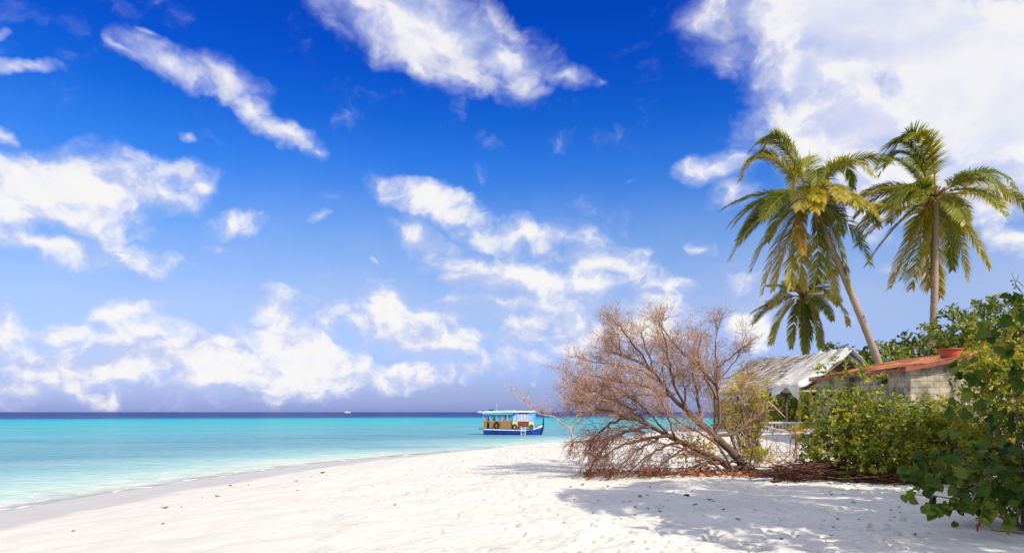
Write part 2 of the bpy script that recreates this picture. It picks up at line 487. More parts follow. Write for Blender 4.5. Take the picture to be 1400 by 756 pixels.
def build_world():
    w = bpy.data.worlds.new('World'); scene.world = w; w.use_nodes = True
    nt = w.node_tree; nt.nodes.clear()
    out = N(nt, 'ShaderNodeOutputWorld'); bg = N(nt, 'ShaderNodeBackground', ins={'Strength': SKY_STR})
    L(nt, bg.outputs[0], out.inputs[0])
    tc = N(nt, 'ShaderNodeTexCoord'); d = tc.outputs['Generated']
    sky = N(nt, 'ShaderNodeTexSky', sky_type='NISHITA', sun_disc=False)
    sky.sun_elevation = math.asin(TO_SUN.z); sky.sun_rotation = math.atan2(TO_SUN.x, TO_SUN.y)
    sky.air_density = 1.0; sky.dust_density = .6; sky.ozone_density = 3.0; sky.altitude = 0
    sep = N(nt, 'ShaderNodeSeparateXYZ'); L(nt, d, sep.inputs[0])
    # deep polarised blue overhead, lavender at the horizon
    el = N(nt, 'ShaderNodeMapRange', ins={1: 0., 2: .6, 3: 0., 4: 1.}); L(nt, sep.outputs[2], el.inputs[0])
    grade = ramp(nt, SKY_GRADE, el.outputs[0])
    sk = N(nt, 'ShaderNodeMix', data_type='RGBA', blend_type='MULTIPLY'); sk.inputs[0].default_value = 1
    sk.clamp_result = False
    L(nt, sky.outputs[0], sk.inputs[6]); L(nt, grade.outputs[0], sk.inputs[7])
    # ---- clouds, a field over directions
    wn = noise(nt, d, 9., 4, .6)
    wv = N(nt, 'ShaderNodeVectorMath', operation='MULTIPLY_ADD', ins={1: (.09, .09, .06), 2: (-.045, -.045, -.03)}); L(nt, wn.outputs['Color'], wv.inputs[0])
    wd = N(nt, 'ShaderNodeVectorMath', operation='ADD'); L(nt, d, wd.inputs[0]); L(nt, wv.outputs[0], wd.inputs[1])
    acc = None
    def blob_field(blob):
        px, py, rx, ry, an, wt = blob
        c = dir_px(px, py)
        ca, sa = math.cos(R(an)), math.sin(R(an))
        a = (dir_px(px + rx * ca * .1, py + rx * sa * .1) - c) * 10
        b_ = (dir_px(px - ry * sa * .1, py + ry * ca * .1) - c) * 10
        ah = a.normalized(); bh = (b_ - ah * b_.dot(ah)).normalized(); ch = ah.cross(bh)
        M = Matrix((ah, bh, ch)).transposed()
        K = 2.4
        gr = N(nt, 'ShaderNodeTexGradient', gradient_type='SPHERICAL')
        tm = gr.texture_mapping; tm.vector_type = 'TEXTURE'
        tm.translation = c; tm.rotation = M.to_euler('XYZ'); tm.scale = (a.length * K, b_.length * K, .5 * K)
        L(nt, wd.outputs[0], gr.inputs[0])
        v = N(nt, 'ShaderNodeMath', operation='MULTIPLY_ADD', ins={1: .8 * K, 2: wt - .8 * K}); L(nt, gr.outputs['Fac'], v.inputs[0])
        return v.outputs[0]
    for blob in CLOUDS:
        v = blob_field(blob)
        if acc is None: acc = v
        else:
            mxn = N(nt, 'ShaderNodeMath', operation='SMOOTH_MAX', ins={2: .12}); L(nt, acc, mxn.inputs[0]); L(nt, v, mxn.inputs[1]); acc = mxn.outputs[0]
    ngv = N(nt, 'ShaderNodeMath', operation='MINIMUM', ins={1: 0.}); L(nt, acc, ngv.inputs[0])   # clear sky between the clouds
    acc2 = N(nt, 'ShaderNodeMath', operation='MULTIPLY_ADD', ins={1: .9}); L(nt, ngv.outputs[0], acc2.inputs[0]); L(nt, acc, acc2.inputs[2])
    mxa = N(nt, 'ShaderNodeMath', operation='MAXIMUM', ins={1: -1.}); L(nt, acc2.outputs[0], mxa.inputs[0])
    # unseen cloud cover added behind and overhead so shaded sand gets whiter, brighter light
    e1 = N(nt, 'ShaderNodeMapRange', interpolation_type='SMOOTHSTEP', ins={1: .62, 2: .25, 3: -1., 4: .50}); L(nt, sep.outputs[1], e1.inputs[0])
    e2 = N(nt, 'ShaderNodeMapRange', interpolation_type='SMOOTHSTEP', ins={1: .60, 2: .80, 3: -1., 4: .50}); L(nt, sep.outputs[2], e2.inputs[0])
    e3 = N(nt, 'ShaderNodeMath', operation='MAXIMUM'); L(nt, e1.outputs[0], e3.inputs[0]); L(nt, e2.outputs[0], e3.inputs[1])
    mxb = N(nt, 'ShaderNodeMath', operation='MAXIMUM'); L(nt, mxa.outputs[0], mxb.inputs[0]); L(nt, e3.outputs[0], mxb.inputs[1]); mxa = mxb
    mp2 = N(nt, 'ShaderNodeMapping', ins={'Scale': (1, 1, 1.35)}); L(nt, wd.outputs[0], mp2.inputs[0])
    f1 = noise(nt, mp2.outputs[0], 13., 9, .54, .2)
    off = N(nt, 'ShaderNodeVectorMath', operation='ADD', ins={1: (.012, -.004, .020)}); L(nt, mp2.outputs[0], off.inputs[0])
    f2 = noise(nt, off.outputs[0], 13., 5, .54, .2)
    amp = N(nt, 'ShaderNodeMapRange', interpolation_type='SMOOTHSTEP', ins={1: .30, 2: .95, 3: 2.2, 4: .55}); L(nt, mxa.outputs[0], amp.inputs[0])
    fc = N(nt, 'ShaderNodeMath', operation='SUBTRACT', ins={1: .525}); L(nt, f1.outputs[0], fc.inputs[0])
    fm = N(nt, 'ShaderNodeMath', operation='MULTIPLY'); L(nt, fc.outputs[0], fm.inputs[0]); L(nt, amp.outputs[0], fm.inputs[1])
    f3 = noise(nt, mp2.outputs[0], 40., 5, .55)
    lowm = N(nt, 'ShaderNodeMapRange', ins={1: .08, 2: .38, 3: .7, 4: .05}); L(nt, sep.outputs[2], lowm.inputs[0])
    f3c = N(nt, 'ShaderNodeMath', operation='SUBTRACT', ins={1: .5}); L(nt, f3.outputs[0], f3c.inputs[0])
    fm2 = N(nt, 'ShaderNodeMath', operation='MULTIPLY_ADD'); L(nt, f3c.outputs[0], fm2.inputs[0]); L(nt, lowm.outputs[0], fm2.inputs[1]); L(nt, fm.outputs[0], fm2.inputs[2])
    fld = N(nt, 'ShaderNodeMath', operation='ADD'); L(nt, mxa.outputs[0], fld.inputs[0]); L(nt, fm2.outputs[0], fld.inputs[1])
    den = N(nt, 'ShaderNodeMapRange', interpolation_type='SMOOTHSTEP', ins={1: -.30, 2: .85, 3: 0., 4: .96}); crisp = N(nt, 'ShaderNodeMapRange', ins={1: .05, 2: .40, 3: 1.55, 4: .95}); L(nt, sep.outputs[2], crisp.inputs[0])
    fk = N(nt, 'ShaderNodeMath', operation='MULTIPLY'); L(nt, fld.outputs[0], fk.inputs[0]); L(nt, crisp.outputs[0], fk.inputs[1])
    L(nt, fk.outputs[0], den.inputs[0])
    # lit tops and lilac undersides
    df = N(nt, 'ShaderNodeMath', operation='SUBTRACT'); L(nt, f1.outputs[0], df.inputs[0]); L(nt, f2.outputs[0], df.inputs[1])
    bank = N(nt, 'ShaderNodeMapRange', interpolation_type='SMOOTHSTEP', ins={1: .70, 2: 1.15, 3: 0., 4: 1.}); L(nt, mxa.outputs[0], bank.inputs[0])
    lk = N(nt, 'ShaderNodeMath', operation='MULTIPLY_ADD', ins={1: -3.0, 2: 3.6}); L(nt, bank.outputs[0], lk.inputs[0])
    lo_ = N(nt, 'ShaderNodeMath', operation='MULTIPLY_ADD', ins={1: -.30, 2: .34}); L(nt, bank.outputs[0], lo_.inputs[0])
    lit = N(nt, 'ShaderNodeMath', operation='MULTIPLY_ADD'); L(nt, df.outputs[0], lit.inputs[0]); L(nt, lk.outputs[0], lit.inputs[1]); L(nt, lo_.outputs[0], lit.inputs[2])
    fmin = N(nt, 'ShaderNodeMath', operation='MINIMUM', ins={1: .85}); L(nt, fld.outputs[0], fmin.inputs[0])
    lit2 = N(nt, 'ShaderNodeMath', operation='MULTIPLY_ADD', ins={1: .9}); L(nt, fmin.outputs[0], lit2.inputs[0]); L(nt, lit.outputs[0], lit2.inputs[2])
    lo = noise(nt, mp2.outputs[0], 3.2, 3, .5)
    lit3 = N(nt, 'ShaderNodeMath', operation='MULTIPLY_ADD', ins={1: 1.5}); L(nt, lo.outputs[0], lit3.inputs[0])
    l4 = N(nt, 'ShaderNodeMath', operation='SUBTRACT', ins={1: 1.02}); L(nt, lit2.outputs[0], l4.inputs[0]); L(nt, l4.outputs[0], lit3.inputs[2])
    dk = None
    for blob in CLOUD_SHADE:
        v = blob_field(blob)
        if dk is None: dk = v
        else:
            mm = N(nt, 'ShaderNodeMath', operation='MAXIMUM'); L(nt, dk, mm.inputs[0]); L(nt, v, mm.inputs[1]); dk = mm.outputs[0]
    dk2 = N(nt, 'ShaderNodeMath', operation='MAXIMUM', ins={1: 0.}); L(nt, dk, dk2.inputs[0])
    lit5 = N(nt, 'ShaderNodeMath', operation='SUBTRACT'); L(nt, lit3.outputs[0], lit5.inputs[0]); L(nt, dk2.outputs[0], lit5.inputs[1])
    cc = ramp(nt, CLOUD_COL, lit5.outputs[0])
    cs = N(nt, 'ShaderNodeMix', data_type='RGBA', blend_type='MULTIPLY'); cs.inputs[0].default_value = 1; cs.clamp_result = False
    L(nt, cc.outputs[0], cs.inputs[6]); gn = N(nt, 'ShaderNodeMapRange', ins={1: -1., 2: .5, 3: CLOUD_GAIN, 4: CLOUD_GAIN * 1.7}); L(nt, e3.outputs[0], gn.inputs[0])   # gain raised on the added unseen clouds to lift the shade on the sand
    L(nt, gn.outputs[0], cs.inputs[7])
    # thin veil low over the sea
    vn = noise(nt, mp2.outputs[0], 4., 5, .6)
    vl = ramp(nt, [(.0, (.12,) * 3), (.10, (.40,) * 3), (.25, (.80,) * 3), (.40, (.42,) * 3), (.52, (.10,) * 3), (.65, (0,) * 3)], el.outputs[0])
    vm = N(nt, 'ShaderNodeMath', operation='MULTIPLY'); L(nt, vn.outputs[0], vm.inputs[0]); L(nt, vl.outputs[0], vm.inputs[1])
    veil = N(nt, 'ShaderNodeMix', data_type='RGBA'); L(nt, vm.outputs[0], veil.inputs[0]); L(nt, sk.outputs[2], veil.inputs[6])
    veil.inputs[7].default_value = (.60 * CLOUD_GAIN, .66 * CLOUD_GAIN, .90 * CLOUD_GAIN, 1)
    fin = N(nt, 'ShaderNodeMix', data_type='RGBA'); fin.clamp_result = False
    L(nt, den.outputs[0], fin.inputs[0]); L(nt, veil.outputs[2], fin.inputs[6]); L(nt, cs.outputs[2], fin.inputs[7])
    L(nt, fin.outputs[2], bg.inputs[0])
    try:
        w.cycles.sampling_method = 'MANUAL'; w.cycles.sample_map_resolution = 256
    except Exception: pass
    sd = bpy.data.lights.new('sun', 'SUN'); sd.energy = 4.0; sd.angle = R(.5); sd.color = (1, .93, .76)
    so = bpy.data.objects.new('sun', sd); so.rotation_euler = TO_SUN.to_track_quat('Z', 'Y').to_euler(); link(so)


SKY_GRADE = [(.0, (.36, .45, 1.12)), (.05, (.41, .48, .97)), (.13, (.56, .65, 1.09)), (.235, (.66, .75, 1.02)), (.403, (.28, .68, 1.13)), (.56, (.08, .54, 1.27)), (.74, (.02, .32, 1.2)), (.86, (.004, .25, 1.15))]
CLOUD_SHADE = [(1110, 110, 170, 110, 20, .55), (1340, 235, 150, 50, 0, .5), (1200, 200, 120, 50, 0, .4), (60, 492, 130, 22, 0, .6), (300, 540, 420, 20, 0, .35), (120, 315, 160, 26, 6, .45), (740, 405, 160, 22, 4, .4),
               (545, 445, 70, 16, 0, .35), (1010, 60, 90, 60, 0, .4)]
CLOUD_COL = [(.0, (.56, .65, .93)), (.35, (.73, .765, .95)), (.72, (.96, .955, .985)), (1, (1.0, .99, .97))]
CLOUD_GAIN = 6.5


# ------------------------------------------------------------------ foliage
def frames(dirs, ups):
    d = dirs / np.maximum(np.linalg.norm(dirs, axis=1, keepdims=True), 1e-9)
    sd = np.cross(d, ups)
    sd /= np.maximum(np.linalg.norm(sd, axis=1, keepdims=True), 1e-9)
    u = np.cross(sd, d)
    return d, sd, u


def round_leaf():
    rim = [(0, 0, 0), (-.09, .20, .04), (.02, .40, .09), (.26, .50, .12), (.52, .46, .11), (.78, .30, .05), (1.06, 0, -.14)]
    rim = rim + [(x, -y, z) for (x, y, z) in rim[-2:0:-1]]
    n = len(rim)
    mid = [(.34, 0, -.02), (.70, 0, -.04)]
    m1, m2 = n, n + 1
    f = []
    for k in range(n):
        k2 = (k + 1) % n
        m = m2 if 4 <= k <= 7 else m1
        f.append((k, m, k2, k))
    f += [(4, m1, m2, 4), (8, m2, m1, 8)]
    return (rim + mid, f)


LEAVES = {  # template: (along, across, lift) and faces
    'obovate': ([(0, 0, 0), (.35, .14, .04), (.35, -.14, .04), (.75, .24, .04), (.75, -.24, .04), (1, .08, -.06), (1, -.08, -.06), (.4, 0, -.02), (.78, 0, -.03)],
                [(0, 7, 1, 0), (0, 2, 7, 0), (1, 7, 8, 3), (2, 4, 8, 7), (3, 8, 5, 3), (8, 6, 5, 8), (8, 4, 6, 8)]),
    'round': round_leaf(),
    'oval': ([(0, 0, 0), (.4, .22, .05), (.4, -.22, .05), (.8, .16, .0), (.8, -.16, .0), (1, 0, -.08), (.5, 0, -.03)],
             [(0, 6, 1, 0), (0, 2, 6, 0), (1, 6, 5, 3), (2, 4, 5, 6)]),
    'thin': ([(0, .05, 0), (0, -.05, 0), (.5, .07, .02), (.5, -.07, .02), (1, .0, -.05)], [(0, 1, 3, 2), (2, 3, 4, 2)]),
}


def leaves_mesh(name, pos, dirs, ups, size, tint, kind):
    tv, tf = LEAVES[kind]
    tv = np.array(tv, float); k = len(tv)
    d, sd, u = frames(dirs, ups)
    n = len(pos)
    V = pos[:, None, :] + size[:, None, None] * (d[:, None, :] * tv[None, :, 0, None] + sd[:, None, :] * tv[None, :, 1, None] + u[:, None, :] * tv[None, :, 2, None])
    faces = []
    quads = np.array([f for f in tf if len(set(f)) == 4]); tris = [tuple(dict.fromkeys(f)) for f in tf if len(set(f)) == 3]
    off = (np.arange(n) * k)[:, None, None]
    allf = []
    if len(quads): allf += [tuple(r) for r in (quads[None] + off).reshape(-1, 4)]
    if len(tris): allf += [tuple(r) for r in (np.array(tris)[None] + off).reshape(-1, 3)]
    # assemble with mixed face sizes
    me = bpy.data.meshes.new(name)
    V = V.reshape(-1, 3).astype(np.float32)
    me.vertices.add(len(V)); me.vertices.foreach_set('co', V.ravel())
    lt = np.array([len(f) for f in allf], dtype=np.int32)
    li = np.concatenate([np.asarray(f, dtype=np.int32) for f in allf]) if len(allf) < 0 else np.fromiter((i for f in allf for i in f), dtype=np.int32)
    me.loops.add(len(li)); me.loops.foreach_set('vertex_index', li)
    me.polygons.add(len(lt))
    st = np.zeros(len(lt), dtype=np.int32); st[1:] = np.cumsum(lt)[:-1]
    me.polygons.foreach_set('loop_start', st); me.polygons.foreach_set('loop_total', lt)
    me.update(calc_edges=True)
    a = me.attributes.new('tint', 'FLOAT', 'POINT')
    a.data.foreach_set('value', np.repeat(np.asarray(tint, np.float32), k))
    me.polygons.foreach_set('use_smooth', np.ones(len(me.polygons), dtype=bool))
    me.update()
    return me


def unit(v): return v / np.maximum(np.linalg.norm(v, axis=-1, keepdims=True), 1e-9)


def bush_points(blobs, n, g, shell=.55, clump=.9, cut=.47, seed=0):
    """points in the outer part of a union of ellipsoids, thinned by clumpy noise so that gaps show"""
    out_p, out_d = [], []
    blobs = np.array(blobs, float)
    vol = np.prod(blobs[:, 3:], axis=1); pr = vol / vol.sum()
    tries = 0
    while sum(len(p) for p in out_p) < n and tries < 60:
        tries += 1
        m = n * 3
        bi = g.choice(len(blobs), m, p=pr)
        v = unit(g.normal(size=(m, 3)))
        r = (shell + (1 - shell) * g.random(m) ** .7)
        p = blobs[bi, :3] + v * r[:, None] * blobs[bi, 3:]
        nz = vnoise(p[:, 0] / clump + p[:, 2] * .7 / clump, p[:, 1] / clump - p[:, 2] * .8 / clump, seed + 17)
        nz2 = vnoise(p[:, 0] * 2.3 / clump - p[:, 2] * 1.3 / clump, p[:, 1] * 2.1 / clump + p[:, 2] * 1.9 / clump, seed + 29)
        ok = (.65 * nz + .35 * nz2) > cut - .25 * (1 - r)
        p = p[ok]; dv = unit(v[ok] / blobs[bi[ok], 3:])
        out_p.append(p); out_d.append(dv)
    P = np.concatenate(out_p)[:n]; D = np.concatenate(out_d)[:n]
    return P, D


def rosettes(P, D, per, spread, g, lift=.25, jitter=.03):
    """several leaves round every twig end"""
    n = len(P)
    pos = np.repeat(P, per, axis=0) + g.normal(size=(n * per, 3)) * jitter
    axis_ = np.repeat(unit(D + np.array([0, 0, lift])), per, axis=0)
    rnd = unit(g.normal(size=(n * per, 3)))
    side = unit(rnd - axis_ * np.sum(rnd * axis_, axis=1, keepdims=True))
    dirs = unit(axis_ * (1 - spread * .6) + side * spread)
    ups = unit(axis_ + .4 * g.normal(size=(n * per, 3)))
    return pos, dirs, ups


def bush(name, label, cat, base, blobs, n, per, kind, size, mat, stem_mat, seed, clump=.9, cut=.47, shell=.5, nstem=40, stem_r=.018,
         spread=.75, lift=.25, group=None, tintf=None, extra=None, trunk=None, zmin=None, droop=0.0):
    g = np.random.default_rng(seed)
    root = thing(name, label, cat, base, group=group)
    P, D = bush_points(blobs, n, g, shell, clump, cut, seed)
    if extra is not None:
        P = np.concatenate([P, extra[0]]); D = np.concatenate([D, unit(extra[1])])
    zf = ground_base(P[:, 0], P[:, 1]) + .08
    keep = P[:, 2] > (zf if zmin is None else np.maximum(zf, zmin))
    P, D = P[keep], D[keep]
    pos, dirs, ups = rosettes(P, D, per, spread, g, lift, size * .25)
    if droop: dirs = unit(dirs + np.array([0, 0, -droop]))
    sz = size * g.uniform(.45, 1.35, len(pos))
    tint = np.repeat(g.normal(.54, .16, len(P)), per) + g.normal(0, .10, len(pos))
    tint = np.where(g.random(len(pos)) < .02, g.uniform(.9, 1, len(pos)), np.clip(tint, 0, .86))
    if tintf is not None: tint = tintf(pos, tint, g)
    part('foliage', leaves_mesh('foliage', pos, dirs, ups, sz, tint, kind), mat, root)
    # stems from the base to some of the twig ends
    mb = MB()
    b = Vector(base)
    if trunk is None:
        ids = g.choice(len(P), min(nstem, len(P)), replace=False)
        for i in ids:
            e = Vector(P[i]); st = b + Vector((e.x - b.x, e.y - b.y, 0)) * g.uniform(.1, .45) + Vector((g.normal() * .15, g.normal() * .15, 0))
            st.z = gz(st.x, st.y) - .05
            mid = st.lerp(e, .5) + Vector((g.normal() * .12, g.normal() * .12, .12 * (e - st).length))
            pts = [st.lerp(mid, t) * (1 - t) + mid.lerp(e, t) * t for t in np.linspace(0, 1, 7)]
            r0 = stem_r * g.uniform(.6, 1.3)
            mb.tube(pts, [r0 * (1 - .75 * t) for t in np.linspace(0, 1, 7)], 5, t=float(g.random()))
            for q in range(3):       # side twigs
                a = pts[2 + q]; j = int(g.integers(len(P)))
                e2 = a + (Vector(P[j]) - a).normalized() * g.uniform(.25, .6)
                mb.tube([a, a.lerp(e2, .5) + Vector((0, 0, .05)), e2], [r0 * .5, r0 * .35, r0 * .15], 4, cap=False, t=float(g.random()))
        mb.build('stem', stem_mat, root, smooth=True)
    else:
        top, r0, nl = trunk
        top = Vector(top)
        pts = [b.lerp(top, t) + Vector((.25 * math.sin(3 * t + seed), .2 * math.sin(4 * t), 0)) * t for t in np.linspace(0, 1, 9)]
        MB().tube(pts, [r0 * (1.25 - .65 * t) for t in np.linspace(0, 1, 9)], 10).build('trunk', stem_mat, root, smooth=True)
        ids = g.choice(len(P), nl, replace=False)
        for i in ids:
            e = Vector(P[i]); k = int(g.integers(4, 9)); a = pts[k]
            mid = a.lerp(e, .5) + Vector((0, 0, .15 * (e - a).length))
            q = [a.lerp(mid, t) * (1 - t) + mid.lerp(e, t) * t for t in np.linspace(0, 1, 7)]
            mb.tube(q, [r0 * .42 * (1 - .85 * t) for t in np.linspace(0, 1, 7)], 6)
        mb.build('limbs', stem_mat, root, smooth=True)
    return root


# ------------------------------------------------------------------ palms
def bez(a, c, b, t): return a * (1 - t) ** 2 + c * 2 * t * (1 - t) + b * t * t


def frond_mesh(pts, length, g, dead=0.0, leaf=.85, side_tilt=0.0, nl=100, wind=(-.55, 0, 0)):
    """a feather leaf: midrib tube and two ranks of narrow drooping leaflets"""
    P = np.array([tuple(p) for p in pts]); m = len(P)
    mb_v, mb_f, mb_t = [], [], []
    # midrib
    tang = np.gradient(P, axis=0); tang = unit(tang)
    up0 = np.array([0, 0, 1.0])
    side = np.cross(tang, up0); bad = np.linalg.norm(side, axis=1) < .12
    side[bad] = np.cross(tang[bad], np.array([0, -1.0, .3]))
    side = unit(side); nrm = np.cross(side, tang)
    rr = .035 * (1 - np.linspace(0, 1, m) * .86)
    for i in range(m):
        for (a, b) in ((1, 0), (0, .8), (-1, 0), (0, -.8)):
            mb_v.append(P[i] + rr[i] * (a * side[i] + b * nrm[i])); mb_t.append(.80 + .1 * dead)
    for i in range(m - 1):
        for k in range(4):
            k2 = (k + 1) % 4
            mb_f.append((i * 4 + k, i * 4 + k2, i * 4 + 4 + k2, i * 4 + 4 + k))
    ts = np.linspace(.14, .995, nl)
    base_tint = g.uniform(.22, .60); gap = g.choice([.03, .08, .16]); tear = g.uniform(.3, 1.6)
    for sgn in (1, -1):
        for t in ts:
            if g.random() < gap or abs(t - tear) < .018: continue
            fi = t * (m - 1); i = min(int(fi), m - 2); f = fi - i
            p = P[i] * (1 - f) + P[i + 1] * f
            tg = unit(tang[i] * (1 - f) + tang[i + 1] * f); sd = unit(side[i] * (1 - f) + side[i + 1] * f); nm = np.cross(sd, tg)
            L_ = leaf * (.35 + .65 * math.sin(math.pi * min(1, .18 + .80 * t)) ** .8) * g.uniform(.85, 1.1)
            if t > .9: L_ *= .85
            sweep = .55 + .7 * t
            dv = unit(sgn * sd * 1.0 + tg * sweep + nm * (.28 + side_tilt * sgn) + g.normal(size=3) * .09)
            w = .0195 * g.uniform(.75, 1.25)
            grav = np.array([wind[0] * .5, wind[1], -1.0]) * (.55 + .5 * dead) * g.uniform(.8, 1.2)
            wv = unit(np.cross(dv, nm + .25 * g.normal(size=3)))
            pp = p.copy(); dd = dv.copy(); b0 = len(mb_v); ns = 4
            tn = base_tint + g.normal(0, .06)
            for k in range(ns + 1):
                u = k / ns; ww = w * (1.0, 1.15, 1.0, .7, .08)[k]
                mb_v.append(pp + wv * ww); mb_v.append(pp - wv * ww)
                tt = tn + .30 * max(0, u - .55) + .18 * max(0, t - .6) + dead * .30
                mb_t += [min(tt, 1)] * 2
                pp = pp + dd * L_ / ns
                dd = unit(dd + grav * g.uniform(.28, .52))
            for k in range(ns):
                o = b0 + 2 * k
                mb_f.append((o, o + 1, o + 3, o + 2))
    return np_mesh('frond', mb_v, mb_f, mb_t, True)


def palm(label, base, center, fronds, dist, mats, seed, r0=.17, curve=None, scale=1.0, nuts=7, extra_back=13):
    g = np.random.default_rng(seed)
    root = thing('palm_tree', label, 'palm tree', base, group='coconut palms behind the huts')
    b = Vector(base); c = Vector(center)
    # trunk with leaf-scar rings
    cv = curve if curve is not None else b.lerp(c, .5)
    pts, rad = [], []
    nn = 90
    for i in range(nn + 1):
        t = i / nn
        pts.append(bez(b, Vector(cv), c, t))
        rad.append(r0 * (1.0 - .33 * t + .55 * math.exp(-t * 22)) * (1 + .05 * (i % 2)) * (1 + .03 * math.sin(i * 1.7)))
    MB().tube(pts, rad, 14).build('trunk', mats['trunk'], root, smooth=True)
    # fibrous heart
    hb = MB()
    for k in range(26):
        a = g.uniform(0, 6.28); e = g.uniform(.2, 1.2)
        d = Vector((math.cos(a) * math.cos(e), math.sin(a) * math.cos(e), math.sin(e)))
        hb.tube([c - Vector((0, 0, .35)) + d * .08, c + d * .18 + Vector((0, 0, -.05)), c + d * .55 * scale], [.07, .06, .03], 5)
    hb.build('crown_heart', mats['fibre'], root, smooth=True)
    fl = []
    LN = 4.5 * scale
    for (mx, my, tx, ty, sgn, dead) in fronds:
        M = at(mx, my, dist); T = at(tx, ty, dist)
        M = Vector((M.x, 0, M.z)) - Vector((c.x, 0, c.z)); T = Vector((T.x, 0, T.z)) - Vector((c.x, 0, c.z))
        ctrl = M * 2 - T * .5
        l2 = M.length + (T - M).length
        dep = math.sqrt(max(.15, LN * LN - l2 * l2)) * .85 * sgn
        fl.append((ctrl + Vector((0, dep * .55, 0)), T + Vector((0, dep, 0)), dead))
    for k in range(extra_back):   # fronds on the far and near side
        a = g.uniform(.15, .85) * math.pi * (1 if k % 3 else -1) if extra_back < 20 else g.uniform(0, 6.28); e = g.uniform(.0, .75)
        h = Vector((math.cos(a), math.sin(a), 0))
        fl.append((h * LN * .5 + Vector((-.1, 0, LN * .5 * math.sin(e) + .2)), h * LN * .8 + Vector((-.4, 0, -LN * (.45 - .5 * e))), 0.0))
    for (ctrl, tip, dead) in fl:
        s0 = Vector((ctrl.x, ctrl.y, 0)); s0 = s0.normalized() * .1 if s0.length > 1e-3 else Vector((0, 0, .1))
        q = [c + bez(s0, ctrl, tip, t) for t in np.linspace(0, 1, 22)]
        me = frond_mesh(q, LN, g, dead, (1.02 if dead < .6 else .7) * scale * g.uniform(.85, 1.12), g.normal(0, .16), nl=int(122 * (.75 + .25 * scale)))
        part('frond', me, mats['dead_frond'] if dead > .6 else mats['frond'], root, label='yellow-brown dead frond hanging down' if dead > .6 else None)
    # young spear leaf
    MB().tube([c, c + Vector((-.05, 0, 1.2)), c + Vector((-.02, .1, 2.6 * scale))], [.07, .05, .012], 6).build('spear_leaf', mats['frond'], root, smooth=True)
    for k in range(nuts):
        a = 6.28 * k / nuts + g.uniform(-.3, .3)
        p = c + Vector((math.cos(a) * .36, math.sin(a) * .36, -.28 + g.uniform(-.18, .12))) * scale
        mb = MB()
        prof = [(.001, -.15), (.06, -.135), (.105, -.07), (.115, 0), (.095, .08), (.05, .13), (.001, .15)]
        mb.lathe(p, [(r * scale * 1.15, h * scale * 1.15) for r, h in prof], 12)
        mb.build('coconut', mats['nut'], root, smooth=True)
    return root


